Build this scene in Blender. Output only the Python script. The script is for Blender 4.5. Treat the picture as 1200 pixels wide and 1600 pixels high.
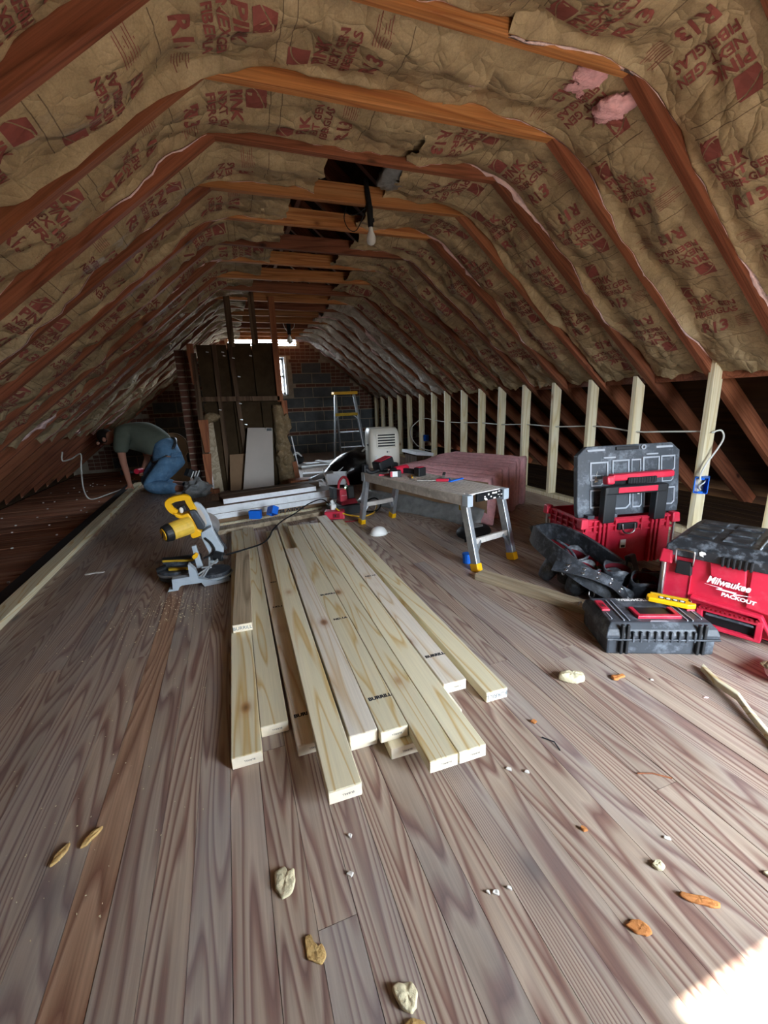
import bpy, bmesh, math, random
from mathutils import Vector, Matrix, Euler, noise

for _o in list(bpy.data.objects):
    bpy.data.objects.remove(_o, do_unlink=True)
SC = bpy.context.scene
COL = SC.collection
random.seed(7)
PI = math.pi

# ------------------------------------------------------------------ camera
cam_d = bpy.data.cameras.new('camera')
cam_d.sensor_fit = 'HORIZONTAL'
cam_d.sensor_width = 36.0
cam_d.lens = 664.44 / 1200 * 36.0
cam_d.clip_start = 0.02
cam = bpy.data.objects.new('camera', cam_d)
COL.objects.link(cam)
_pi, _ya, _ro = math.radians(14.454), math.radians(19.39), math.radians(-2.2009)
_fw = Vector((math.sin(_ya) * math.cos(_pi), math.cos(_ya) * math.cos(_pi), -math.sin(_pi)))
_rt = Vector((math.cos(_ya), -math.sin(_ya), 0))
_up = _rt.cross(_fw)
_r2 = math.cos(_ro) * _rt + math.sin(_ro) * _up
_u2 = -math.sin(_ro) * _rt + math.cos(_ro) * _up
_m = Matrix((_r2, _u2, -_fw)).transposed().to_4x4()
_m.translation = (0, 0, 1.0)
cam.matrix_world = _m
SC.camera = cam

# ------------------------------------------------------------------ light and exposure
SC.view_settings.view_transform = 'Standard'
SC.view_settings.look = 'None'
SC.view_settings.gamma = 1.0
SC.view_settings.use_curve_mapping = False
SC.view_settings.exposure = 0.0
EXPO = 3.26
SC.view_settings.exposure = EXPO
world = bpy.data.worlds.new('daylight')
SC.world = world
world.use_nodes = True
_bg = world.node_tree.nodes['Background']
_wt = world.node_tree
_tc = _wt.nodes.new('ShaderNodeTexCoord')
_sp = _wt.nodes.new('ShaderNodeSeparateXYZ')
_wr = _wt.nodes.new('ShaderNodeValToRGB')
_wt.links.new(_tc.outputs['Generated'], _sp.inputs[0])
_mr = _wt.nodes.new('ShaderNodeMapRange')
_mr.inputs[1].default_value = -1
_wt.links.new(_sp.outputs[2], _mr.inputs[0])
_wt.links.new(_mr.outputs[0], _wr.inputs[0])
_wr.color_ramp.elements[0].position = .48      # ground below the horizon
_wr.color_ramp.elements[0].color = (0.11, 0.10, 0.085, 1)
_wr.color_ramp.elements[1].position = .52      # daylight sky above it
_wr.color_ramp.elements[1].color = (0.78, 0.89, 1.0, 1)
_wt.links.new(_wr.outputs[0], _bg.inputs[0])
_bg.inputs[1].default_value = 4.6

sun_d = bpy.data.lights.new('sun', 'SUN')
sun_d.energy = 8.0
sun_d.angle = math.radians(0.8)
sun_d.color = (1.0, 0.93, 0.82)
sun = bpy.data.objects.new('sun', sun_d)
COL.objects.link(sun)
sun.rotation_euler = Vector((-0.40, 0.752, -1.0)).to_track_quat('-Z', 'Y').to_euler()


def portal(name, loc, direction, sx, sy):
    d = bpy.data.lights.new(name, 'AREA')
    d.shape = 'RECTANGLE'
    d.size, d.size_y = sx, sy
    d.energy = 1
    d.cycles.is_portal = True
    o = bpy.data.objects.new(name, d)
    COL.objects.link(o)
    o.location = loc
    o.rotation_euler = Vector(direction).to_track_quat('-Z', 'Y').to_euler()


# window openings (x0, x1, z0, z1): gable behind the camera, far gable, vent over the far ties
WF = (1.15, 2.25, 0.30, 1.60)
WB = (-0.15, 1.25, 1.20, 1.97)
WV = (0.20, 1.50, 2.17, 2.50)
YF, YB = -0.85, 9.2
portal('window_portal', ((WF[0] + WF[1]) / 2, YF, (WF[2] + WF[3]) / 2), (0, 1, 0), WF[1] - WF[0], WF[3] - WF[2])
portal('far_window_portal', ((WB[0] + WB[1]) / 2, YB, (WB[2] + WB[3]) / 2), (0, -1, 0), WB[1] - WB[0], WB[3] - WB[2])
portal('vent_portal', ((WV[0] + WV[1]) / 2, YB, (WV[2] + WV[3]) / 2), (0, -1, 0), WV[1] - WV[0], WV[3] - WV[2])

# ------------------------------------------------------------------ materials


def C(h):
    h = h.lstrip('#')
    r = [int(h[i:i + 2], 16) / 255 for i in (0, 2, 4)]
    return tuple((c / 12.92 if c <= .04045 else ((c + .055) / 1.055) ** 2.4) for c in r) + (1,)


class NT:
    def __init__(s, name):
        s.m = bpy.data.materials.new(name)
        s.m.use_nodes = True
        s.t = s.m.node_tree
        s.b = s.t.nodes['Principled BSDF']
        s.out = s.t.nodes['Material Output']

    def n(s, typ, **kw):
        nd = s.t.nodes.new(typ)
        for k, v in kw.items():
            if k.startswith('_'):
                setattr(nd, k[1:], v)
            else:
                s.set(nd, k, v)
        return nd

    def set(s, nd, k, v):
        k = int(k[1:]) if k[0] == 'i' and k[1:].isdigit() else k.replace('__', ' ')
        sock = nd.inputs[k]
        if isinstance(v, bpy.types.NodeSocket):
            s.t.links.new(v, sock)
        elif isinstance(v, bpy.types.Node):
            s.t.links.new(v.outputs[0], sock)
        else:
            sock.default_value = v

    def math(s, op, a, b=0.0, c=0.0):
        return s.n('ShaderNodeMath', _operation=op, i0=a, i1=b, i2=c)

    def ramp(s, fac, stops):
        nd = s.n('ShaderNodeValToRGB', Fac=fac)
        cr = nd.color_ramp
        while len(cr.elements) < len(stops):
            cr.elements.new(0.5)
        for e, (p, c) in zip(cr.elements, stops):
            e.position = p
            e.color = c if len(c) == 4 else tuple(c) + (1,)
        return nd

    def mix(s, fac, a, b, mode='MIX'):
        nd = s.n('ShaderNodeMix', _data_type='RGBA', _blend_type=mode)
        s.set(nd, 'i0', fac)
        s.set(nd, 'i6', a)
        s.set(nd, 'i7', b)
        return nd.outputs[2]

    def bump(s, h, strength=.3, dist=.01):
        nd = s.n('ShaderNodeBump', Strength=strength, Distance=dist, Height=h)
        s.t.links.new(nd.outputs[0], s.b.inputs['Normal'])

    def done(s, color=None, rough=.6, spec=.4, metal=0.0):
        if color is not None:
            s.set(s.b, 'Base__Color', color)
        s.set(s.b, 'Roughness', rough)
        s.b.inputs['Specular IOR Level'].default_value = spec
        s.set(s.b, 'Metallic', metal)
        return s.m


def gv(*v):
    x = v[0]
    return (x, x, x, 1)


def coords(k, world_space=False, scale=(1, 1, 1), rnd=True):
    if world_space:
        src = k.n('ShaderNodeNewGeometry').outputs['Position']
    else:
        src = k.n('ShaderNodeTexCoord').outputs['Object']
    mp = k.n('ShaderNodeMapping', Vector=src)
    mp.inputs['Scale'].default_value = scale
    if not rnd:
        return mp.outputs[0], None
    r = k.n('ShaderNodeObjectInfo').outputs['Random']
    off = k.n('ShaderNodeCombineXYZ', X=k.math('MULTIPLY', r, 37.0), Y=k.math('MULTIPLY', r, 91.0), Z=k.math('MULTIPLY', r, 53.0))
    ad = k.n('ShaderNodeVectorMath', _operation='ADD', i0=mp.outputs[0], i1=off)
    return ad.outputs[0], r


def wood(name, stops, axis='Y', across=5.0, along=.45, rings=9.0, rough=.55, spec=.35, world_space=False,
         var=.25, knots=None, kscale=.6, bump=.15, tint=None, fiber=.35):
    k = NT(name)
    sc = {'X': (along, across, across), 'Y': (across, along, across), 'Z': (across, across, along)}[axis]
    v, r = coords(k, world_space, sc)
    warp = k.n('ShaderNodeTexNoise', Vector=v, Scale=1.0, Detail=1.5, Roughness=.5)
    m = k.math('FRACT', k.math('MULTIPLY', warp.outputs[0], rings))
    base = k.ramp(m, stops).outputs[0]
    sf = {'X': (3.0, 160, 160), 'Y': (160, 3.0, 160), 'Z': (160, 160, 3.0)}[axis]
    vf, _ = coords(k, world_space, sf)
    fb = k.n('ShaderNodeTexNoise', Vector=vf, Scale=1.0, Detail=3.0, Roughness=.6)
    fr = k.ramp(fb.outputs[0], [(.3, gv(1 - fiber)), (.62, gv(1.0))]).outputs[0]
    col = k.mix(1.0, base, fr, 'MULTIPLY')
    if knots:
        vk, _ = coords(k, world_space, {'X': (5, 9, 9), 'Y': (9, 5, 9), 'Z': (9, 9, 5)}[axis])
        vo = k.n('ShaderNodeTexVoronoi', Vector=vk, Scale=kscale)
        kf = k.ramp(vo.outputs['Distance'], [(0, gv(1.0)), (.06, gv(.9)), (.11, gv(.25)), (.2, gv(0.0))]).outputs[0]
        col = k.mix(kf, col, k.mix(k.ramp(vo.outputs['Distance'], [(.02, gv(0.0)), (.07, gv(1.0))]).outputs[0], tuple(c * .45 for c in knots[:3]) + (1,), knots))
    if tint:
        vt, _ = coords(k, world_space, {'X': (.8, 2, 2), 'Y': (2, .8, 2), 'Z': (2, 2, .8)}[axis])
        tn = k.n('ShaderNodeTexNoise', Vector=vt, Scale=1.0, Detail=4.0, Roughness=.6)
        tf = k.ramp(tn.outputs[0], [(.45, gv(0.0)), (.7, gv(tint[1]))]).outputs[0]
        col = k.mix(tf, col, tint[0])
    br = k.n('ShaderNodeMapRange', Value=r, i3=1 - var, i4=1 + var * .7)
    col = k.mix(1.0, col, k.n('ShaderNodeCombineColor', Red=br, Green=br, Blue=br), 'MULTIPLY')
    k.bump(k.math('ADD', k.math('MULTIPLY', m, .5), fb.outputs[0]), bump, .003)
    return k.done(col, rough, spec)


def plain(name, color, rough=.5, spec=.4, metal=0.0, noise_amt=.12, scale=9.0, dirt=None, dirt_amt=.5, bump=0.0, bscale=60):
    k = NT(name)
    v, r = coords(k)
    n1 = k.n('ShaderNodeTexNoise', Vector=v, Scale=scale, Detail=5.0, Roughness=.6)
    f = k.ramp(n1.outputs[0], [(.3, gv(1 - noise_amt)), (.7, gv(1 + noise_amt * .4))]).outputs[0]
    col = k.mix(1.0, color, f, 'MULTIPLY')
    if dirt:
        n2 = k.n('ShaderNodeTexNoise', Vector=v, Scale=scale * 2.3, Detail=8.0, Roughness=.72)
        df = k.ramp(n2.outputs[0], [(.5, gv(0.0)), (.68, gv(dirt_amt))]).outputs[0]
        col = k.mix(df, col, dirt)
    if bump:
        n3 = k.n('ShaderNodeTexNoise', Vector=v, Scale=bscale, Detail=5.0, Roughness=.6)
        k.bump(n3.outputs[0], bump, .01)
    return k.done(col, rough, spec, metal)


def kraft_mat(name='kraft_paper', tones=('907c60', 'a99573', 'bda986')):
    k = NT(name)
    v, r = coords(k, True, (1, 1, 1), False)
    n1 = k.n('ShaderNodeTexNoise', Vector=v, Scale=7.0, Detail=6.0, Roughness=.65)
    col = k.ramp(n1.outputs[0], [(p, C(t)) for p, t in zip((.3, .5, .72), tones)]).outputs[0]
    n2 = k.n('ShaderNodeTexNoise', Vector=v, Scale=160.0, Detail=3.0, Roughness=.7)
    col = k.mix(1.0, col, k.ramp(n2.outputs[0], [(.35, gv(.82)), (.65, gv(1.05))]).outputs[0], 'MULTIPLY')
    uv = k.n('ShaderNodeSeparateXYZ', Vector=k.n('ShaderNodeUVMap').outputs[0])
    # thin printed rules running across the paper
    s = k.math('FRACT', k.math('DIVIDE', uv.outputs[1], .86))
    ln = None
    for p in (.02, .075, .545):
        a = k.math('LESS_THAN', k.math('ABSOLUTE', k.math('SUBTRACT', s, p)), .0022)
        ln = a if ln is None else k.math('MAXIMUM', ln, a)
    inside = k.math('LESS_THAN', k.math('ABSOLUTE', k.math('SUBTRACT', uv.outputs[0], .5)), .36)
    ln = k.math('MULTIPLY', k.math('MULTIPLY', ln, inside), .75)
    col = k.mix(ln, col, C('4a3626'))
    n3 = k.n('ShaderNodeTexNoise', Vector=v, Scale=8.0, Detail=5.0, Roughness=.5, Distortion=.8, _noise_type='RIDGED_MULTIFRACTAL')
    n4 = k.n('ShaderNodeTexNoise', Vector=v, Scale=34.0, Detail=3.0, Roughness=.5)
    wv = k.n('ShaderNodeTexNoise', Vector=v, Scale=5.0, Detail=2.0)
    wd = k.n('ShaderNodeVectorMath', _operation='MULTIPLY_ADD', i0=wv.outputs[1], i1=(.16, .16, .16), i2=v)
    v1 = k.n('ShaderNodeTexVoronoi', Vector=wd.outputs[0], Scale=6.0, _feature='DISTANCE_TO_EDGE')
    v2 = k.n('ShaderNodeTexVoronoi', Vector=wd.outputs[0], Scale=15.0, _feature='DISTANCE_TO_EDGE')
    cr = k.math('ADD', k.math('MULTIPLY', k.math('SQRT', v1.outputs[0]), 1.3), k.math('MULTIPLY', k.math('SQRT', v2.outputs[0]), .45))
    k.bump(k.math('ADD', k.math('ADD', k.math('MULTIPLY', n3.outputs[0], .5), k.math('MULTIPLY', n4.outputs[0], .25)), cr), .5, .03)
    k.set(k.b, 'Roughness', .62)
    return k.done(col, .62, .3)


M = {}
M['floor'] = wood('old_pine_floor', [(0, C('80625a')), (.14, C('927468')), (.34, C('b09c8b')), (.78, C('bba999')), (.93, C('9c8276')), (1, C('80625a'))],
                  'Y', 6.5, .42, 30.0, rough=.45, spec=.4, world_space=True, var=.1, bump=.12, tint=(C('8f9196'), .5), fiber=.22, knots=C('5d5556'), kscale=.34)
M['floor_orange'] = wood('worn_orange_floor', [(0, C('84604f')), (.3, C('a8866f')), (.8, C('b5967f')), (1, C('8a6655'))],
                         'Y', 6.5, .42, 24, rough=.45, world_space=True, var=.15, fiber=.28)
M['deck'] = wood('dark_deck_board', [(0, C('8a5640')), (.4, C('a66d50')), (.85, C('b07c62')), (1, C('8a5842'))], 'X', 5, .5, 5, rough=.8, spec=.15, var=.35)
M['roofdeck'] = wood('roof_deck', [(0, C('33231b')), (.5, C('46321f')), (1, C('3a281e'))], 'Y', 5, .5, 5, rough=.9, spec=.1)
M['rafter'] = wood('red_brown_rafter', [(0, C('723f2b')), (.2, C('884f37')), (.8, C('945a41')), (1, C('75412c'))], 'X', 9, .45, 12, rough=.6, spec=.25, var=.3,
                   knots=C('3c1a10'), tint=(C('a87048'), .35))
M['tie'] = wood('orange_pine_tie', [(0, C('a0623a')), (.2, C('bd7b45')), (.8, C('cb8e58')), (1, C('a5673a'))], 'X', 9, .4, 12, rough=.55, spec=.3, var=.3,
                knots=C('5a2a12'))
M['pine'] = wood('fresh_pine', [(0, C('d6b67a')), (.08, C('e0cc9c')), (.2, C('ebe2c2')), (.9, C('ece3c4')), (1, C('d8bb80'))], 'Y', 9.0, .45, 11.0, rough=.5, spec=.35,
                 var=.12, knots=C('b98a58'), bump=.06, fiber=.1)
M['pine_white'] = wood('whitish_pine', [(0, C('d6bd9a')), (.1, C('e4d6bd')), (.3, C('efe7d8')), (.9, C('efe6d6')), (1, C('d9c19c'))], 'Y', 9.0, .45, 11.0, rough=.5, var=.1,
                       knots=C('a06c48'), bump=.06, fiber=.12)
M['pine_end'] = plain('sawn_end_grain', C('f2e6cf'), .7, .2, noise_amt=.1, scale=40)
M['stud'] = wood('new_pine_stud', [(0, C('d3c092')), (.12, C('e2d4ae')), (.6, C('e9dfc2')), (1, C('d3c092'))], 'Z', 9, .45, 10, rough=.55, var=.12, knots=C('a87848'), bump=.05, fiber=.12)
M['oldwood'] = wood('old_brown_timber', [(0, C('4a3528')), (.4, C('65503e')), (.8, C('735e4a')), (1, C('52402f'))], 'Z', 8, .5, 6, rough=.75, spec=.15, var=.2)
M['redwood'] = wood('reddish_plank', [(0, C('8a4c2c')), (.4, C('a5633c')), (.8, C('b06e46')), (1, C('8f5230'))], 'Z', 8, .5, 6, rough=.65, var=.15)
M['greyplank'] = wood('grey_pine', [(0, C('9c8a70')), (.3, C('b9a88d')), (.8, C('c6b69b')), (1, C('a5947a'))], 'Y', 8, .5, 6, rough=.65, var=.1)
M['kraft'] = kraft_mat()
M['kraft_far_lit'] = kraft_mat('lit_silvery_torn_paper', ('97897c', 'bdb2a6', 'd8d0c8'))  # torn paper, paled in colour to stand in for far window light
M['ink'] = plain('red_ink', C('8c4e47'), .6, .2, noise_amt=.3, scale=14)
M['pink'] = plain('pink_fiberglass', C('f5bec3'), .95, .05, noise_amt=.18, scale=24, bump=.8, bscale=70)
M['pink_pale'] = plain('pale_fiberglass_edge', C('f1d3d2'), .95, .05, noise_amt=.2, scale=30, bump=.8, bscale=90)
M['block'] = plain('grey_concrete_block', C('5c5f60'), .95, .1, noise_amt=.3, scale=6, bump=.5)
M['brick'] = plain('old_red_brick', C('6e4a3e'), .95, .1, noise_amt=.35, scale=9, bump=.5)
M['mortar'] = plain('mortar', C('a89a88'), .98, .05, noise_amt=.25, scale=12, bump=.6)
M['plaster'] = plain('rough_mortar', C('8f7a5c'), .98, .05, noise_amt=.45, scale=10, dirt=C('b8a78c'), dirt_amt=.6, bump=1.0, bscale=25)
M['fibreboard'] = plain('stained_fibreboard', C('453828'), .95, .08, noise_amt=.45, scale=5, dirt=C('3c2d20'), dirt_amt=.6)
M['cardboard'] = plain('brown_board', C('8d7258'), .85, .15, noise_amt=.15, scale=5)
M['greypanel'] = plain('grey_panel', C('b6ada4'), .6, .3, noise_amt=.06, scale=4)
M['whitepaint'] = plain('white_paint', C('f0f4f8'), .55, .35, noise_amt=.1, scale=7, dirt=C('b9bfc2'), dirt_amt=.4)
M['browntop'] = wood('raw_board_face', [(0, C('5a4538')), (.5, C('76604f')), (1, C('65503f'))], 'X', 8, .5, 6, rough=.75)
M['red'] = plain('red_plastic', C('c82540'), .42, .45, noise_amt=.12, scale=6, dirt=C('cf5a66'), dirt_amt=.35)
M['red_dark'] = plain('red_rubber', C('8e1526'), .6, .3)
M['black'] = plain('black_plastic', C('1d1f22'), .5, .4, noise_amt=.25, scale=8)
M['dusty'] = plain('dusty_black_plastic', C('3a3f46'), .5, .42, noise_amt=.3, scale=7, dirt=C('868e98'), dirt_amt=.55)
M['dusty_top'] = plain('scuffed_black_lid', C('25282c'), .4, .5, noise_amt=.3, scale=7, dirt=C('8a929c'), dirt_amt=.7)
M['rail'] = plain('pale_scuff', C('9aa0a8'), .5, .4)
M['steel'] = plain('bright_steel', C('c6c9cc'), .28, .5, 1.0, noise_amt=.08)
M['alu'] = plain('aluminium', C('aeb4ba'), .42, .5, .75, noise_amt=.12, scale=10, dirt=C('e8eaea'), dirt_amt=.35)
M['alu_dirty'] = plain('paint_spattered_aluminium', C('c2bcb6'), .6, .4, .1, noise_amt=.35, scale=10, dirt=C('e4e0da'), dirt_amt=.75)
M['bench_top_lit'] = plain('lit_dusty_platform_top', C('ded8d2'), .7, .3, noise_amt=.2, scale=8, dirt=C('a59c94'), dirt_amt=.5)  # dusty top, colour lightened to make up for weak window light on it
M['castgrey'] = plain('grey_casting', C('aab6c0'), .5, .4, noise_amt=.1, scale=8, dirt=C('8a949c'), dirt_amt=.3)
M['yellow'] = plain('yellow_plastic', C('f0b60c'), .45, .4, noise_amt=.08)
M['yellow_pale'] = plain('faded_yellow_label', C('e8c04a'), .5, .35, noise_amt=.2, scale=30)
M['yellow_dirty'] = plain('dirty_yellow', C('b8951f'), .6, .3, noise_amt=.3, scale=12)
M['blue'] = plain('blue_plastic', C('1a6fe0'), .42, .4, noise_amt=.08)
M['white'] = plain('white_plastic', C('e9e9e6'), .45, .4, noise_amt=.05)
M['acwhite'] = plain('cream_appliance', C('d9d4c6'), .4, .45, noise_amt=.05, scale=4)
M['acgrey'] = plain('mid_grey', C('5a5e62'), .6, .3)  # mid grey of the appliance badge and the panel notch mark
M['leather'] = plain('black_worn_leather', C('303338'), .5, .45, noise_amt=.35, scale=12, dirt=C('737982'), dirt_amt=.5, bump=.3)
M['darkred'] = plain('dark_red_lining', C('5a1420'), .8, .2)
M['bag'] = plain('black_bag', C('0c0c0e'), .22, .6, noise_amt=.2, bump=.5, bscale=14)
M['film'] = plain('grey_film', C('8f9293'), .35, .5, noise_amt=.4, scale=12, bump=.6, bscale=18)
M['denim'] = plain('blue_denim', C('6288ab'), .9, .1, noise_amt=.4, scale=9, dirt=C('9ab6cf'), dirt_amt=.35, bump=.5, bscale=26)
M['shirt'] = plain('grey_green_shirt', C('5e655a'), .9, .1, noise_amt=.18, scale=6, bump=.3, bscale=20)
M['skin'] = plain('skin', C('b07c66'), .6, .3, noise_amt=.12, scale=10)
M['hair'] = plain('dark_hair', C('1c1512'), .8, .2, noise_amt=.3, scale=40)
M['foam'] = plain('cream_spray_foam', C('e6dcb8'), .8, .2, noise_amt=.25, scale=22, bump=.7, bscale=60)
M['foam_tan'] = plain('tan_foam', C('d3b074'), .8, .2, noise_amt=.25, scale=30, bump=.7, bscale=80)
M['foam_orange'] = plain('orange_foam', C('d08a50'), .75, .25, noise_amt=.25, scale=30, bump=.5, bscale=80)
M['rubber'] = plain('black_rubber', C('101114'), .6, .3)
M['cable_white'] = plain('white_cable_sheath', C('d8d8d2'), .5, .35)
M['cable_yellow'] = plain('yellow_cable_sheath', C('d9a928'), .5, .35)
M['stain'] = plain('stamp_ink', C('33363c'), .7, .2, noise_amt=.4, scale=60)
M['stamp_blue'] = plain('pale_blue_stamp', C('48687c'), .7, .2)
M['textwhite'] = plain('white_print', C('f2f2f2'), .5, .3)
M['chalk'] = plain('white_chip', C('f0ece6'), .8, .2)
M['gableglow'] = plain('pale_board', C('ecd8c6'), .8, .2)


def bulb_glass():
    k = NT('frosted_bulb_glass')
    k.b.inputs['Transmission Weight'].default_value = .3
    return k.done(C('f1f3f2'), .25, .5)


M['bulb'] = bulb_glass()


def pane_mat():
    k = NT('window_glass')
    tr = k.n('ShaderNodeBsdfTransparent')
    gl = k.n('ShaderNodeBsdfGlossy', Roughness=.02)
    lw = k.n('ShaderNodeFresnel', IOR=1.45)
    mx = k.n('ShaderNodeMixShader', i0=lw, i1=tr.outputs[0], i2=gl.outputs[0])
    k.t.links.new(mx.outputs[0], k.out.inputs[0])
    return k.m


M['glass'] = pane_mat()


def emit(name, col, st):
    k = NT(name)
    k.set(k.b, 'Emission__Color', col)
    k.b.inputs['Emission Strength'].default_value = st
    return k.done(col)


M['led'] = emit('green_led', (.3, 1, .45, 1), 3.0)

# ------------------------------------------------------------------ mesh helpers


class MB:
    def __init__(s):
        s.v = []
        s.f = []

    def add(s, vs, fs):
        o = len(s.v)
        s.v += [tuple(x) for x in vs]
        s.f += [tuple(i + o for i in f) for f in fs]
        return s

    def box(s, c, d, rot=None, top=(1, 1)):
        """box centre c, size d, optional Matrix rot about centre, top face scaled"""
        vs = []
        for z in (-.5, .5):
            for y in (-.5, .5):
                for x in (-.5, .5):
                    k = top if z > 0 else (1, 1)
                    p = Vector((x * d[0] * k[0], y * d[1] * k[1], z * d[2]))
                    if rot:
                        p = rot @ p
                    vs.append(p + Vector(c))
        return s.add(vs, [(0, 2, 3, 1), (4, 5, 7, 6), (0, 1, 5, 4), (2, 6, 7, 3), (0, 4, 6, 2), (1, 3, 7, 5)])

    def bar(s, p0, p1, w, h, up=(0, 0, 1)):
        p0, p1, up = Vector(p0), Vector(p1), Vector(up)
        d = (p1 - p0)
        L = d.length
        d.normalize()
        x = d.cross(up)
        if x.length < 1e-4:
            x = d.cross(Vector((1, 0, 0)))
        x.normalize()
        u = x.cross(d)
        m = Matrix((x, d, u)).transposed()
        return s.box((p0 + p1) / 2, (w, L, h), m)

    def loft(s, rings, cap=True, closed=True):
        n = len(rings[0])
        vs = [p for r in rings for p in r]
        fs = []
        for i in range(len(rings) - 1):
            for j in range(n if closed else n - 1):
                a, b = i * n + j, i * n + (j + 1) % n
                fs.append((a, b, b + n, a + n))
        if cap and closed:
            fs.append(tuple(range(n))[::-1])
            fs.append(tuple(range((len(rings) - 1) * n, len(rings) * n)))
        return s.add(vs, fs)

    def tube(s, pts, r, n=8, cap=True):
        pts = [Vector(p) for p in pts]
        rs = r if isinstance(r, (list, tuple)) else [r] * len(pts)
        if len(rs) != len(pts):
            q = len(rs) - 1
            rs = [rs[min(q, int(t))] * (1 - t % 1) + rs[min(q, int(t) + 1)] * (t % 1) for t in [q * i / (len(pts) - 1) for i in range(len(pts))]]
        rings = []
        ref = None
        for i, p in enumerate(pts):
            d = (pts[min(i + 1, len(pts) - 1)] - pts[max(i - 1, 0)]).normalized()
            if ref is None:
                ref = Vector((0, 0, 1)) if abs(d.z) < .9 else Vector((1, 0, 0))
            x = d.cross(ref).normalized()
            y = x.cross(d).normalized()
            ref = y
            rings.append([p + (x * math.cos(a) + y * math.sin(a)) * rs[i] for a in [2 * PI * j / n for j in range(n)]])
        return s.loft(rings, cap)

    def cyl(s, p0, p1, r0, r1=None, n=16):
        return s.tube([p0, p1], [r0, r0 if r1 is None else r1], n)

    def prism(s, poly, depth, org=(0, 0, 0), ax=(1, 0, 0), ay=(0, 0, 1)):
        """extrude polygon (in ax, ay) by depth along ax x ay, centred"""
        ax, ay, org = Vector(ax), Vector(ay), Vector(org)
        nz = ax.cross(ay).normalized()
        r0 = [org + ax * a + ay * b - nz * depth / 2 for a, b in poly]
        r1 = [p + nz * depth for p in r0]
        return s.loft([r0, r1])

    def ell(s, c, r, nu=14, nv=8, rot=None):
        c = Vector(c)
        rings = []
        for i in range(nv + 1):
            t = PI * (i + (.02 if i == 0 else -.02 if i == nv else 0)) / nv
            ring = []
            for j in range(nu):
                a = 2 * PI * j / nu
                p = Vector((r[0] * math.sin(t) * math.cos(a), r[1] * math.sin(t) * math.sin(a), -r[2] * math.cos(t)))
                ring.append(c + (rot @ p if rot else p))
            rings.append(ring)
        return s.loft(rings)

    def grid(s, fn, nu, nv):
        vs = [fn(i / nu, j / nv) for j in range(nv + 1) for i in range(nu + 1)]
        fs = [(j * (nu + 1) + i, j * (nu + 1) + i + 1, (j + 1) * (nu + 1) + i + 1, (j + 1) * (nu + 1) + i) for j in range(nv) for i in range(nu)]
        return s.add(vs, fs)

    def mesh(s, name, mat, smooth=False):
        me = bpy.data.meshes.new(name)
        me.from_pydata(s.v, [], s.f)
        me.update()
        if mat is not None:
            me.materials.append(M[mat] if isinstance(mat, str) else mat)
        bm = bmesh.new()
        bm.from_mesh(me)
        bmesh.ops.recalc_face_normals(bm, faces=bm.faces)
        bm.to_mesh(me)
        bm.free()
        if smooth:
            for p in me.polygons:
                p.use_smooth = True
        return me

    def build(s, name, mat, parent=None, loc=None, rot=None, smooth=False, bevel=0, solid=0, sub=0):
        return link(name, s.mesh(name, mat, smooth), parent, loc, rot, bevel, solid, sub)


def link(name, me, parent=None, loc=None, rot=None, bevel=0, solid=0, sub=0):
    o = bpy.data.objects.new(name, me)
    COL.objects.link(o)
    if parent is not None:
        o.parent = parent
    if loc is not None:
        o.location = loc
    if rot is not None:
        o.rotation_euler = rot
    if solid:
        md = o.modifiers.new('thickness', 'SOLIDIFY')
        md.thickness = solid
    if sub:
        md = o.modifiers.new('subdivide', 'SUBSURF')
        md.levels = md.render_levels = sub
    if bevel:
        md = o.modifiers.new('bevel', 'BEVEL')
        md.width = bevel
        md.segments = 2
        md.limit_method = 'ANGLE'
        md.angle_limit = math.radians(40)
        md.harden_normals = False
    return o


def tag(o, label, cat, group=None):
    o['label'] = label
    o['category'] = cat
    if group:
        o['group'] = group
    return o


def thing(name, label, cat, loc=(0, 0, 0), rz=0.0, group=None):
    o = bpy.data.objects.new(name, None)
    o.empty_display_size = .05
    COL.objects.link(o)
    o.location = loc
    o.rotation_euler = (0, 0, rz)
    return tag(o, label, cat, group)


def struct(name, mb=None, mat=None, **kw):
    if mb is None:
        o = bpy.data.objects.new(name, None)
        o.empty_display_size = .05
        COL.objects.link(o)
    else:
        o = mb.build(name, mat, **kw)
    o['kind'] = 'structure'
    return o


def text_mesh(body, size=1.0, bold=0.0, shear=0.0, res=2, align='LEFT', spacing=1.0):
    cu = bpy.data.curves.new('lettering', 'FONT')
    cu.body = body
    cu.size = size
    cu.offset = bold
    cu.shear = shear
    cu.resolution_u = res
    cu.align_x = align
    cu.space_character = spacing
    cu.fill_mode = 'FRONT'
    ob = bpy.data.objects.new('lettering', cu)
    COL.objects.link(ob)
    dg = bpy.context.evaluated_depsgraph_get()
    me = bpy.data.meshes.new_from_object(ob.evaluated_get(dg))
    bpy.data.objects.remove(ob)
    bpy.data.curves.remove(cu)
    return me


def print_text(body, size, mat, parent, org, ax, ay, bold=0.0, shear=0.0, off=.0012, align='CENTER', name='lettering', sx=1.0):
    """flat lettering: baseline point org, reading along ax, letters up along ay (parent space)"""
    me = text_mesh(body, size, bold, shear, 3, align)
    ax, ay, org = Vector(ax).normalized(), Vector(ay).normalized(), Vector(org)
    nz = ax.cross(ay)
    for v in me.vertices:
        v.co = org + ax * v.co.x * sx + ay * v.co.y + nz * off
    me.materials.clear()
    me.materials.append(M[mat])
    return link(name, me, parent)


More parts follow.
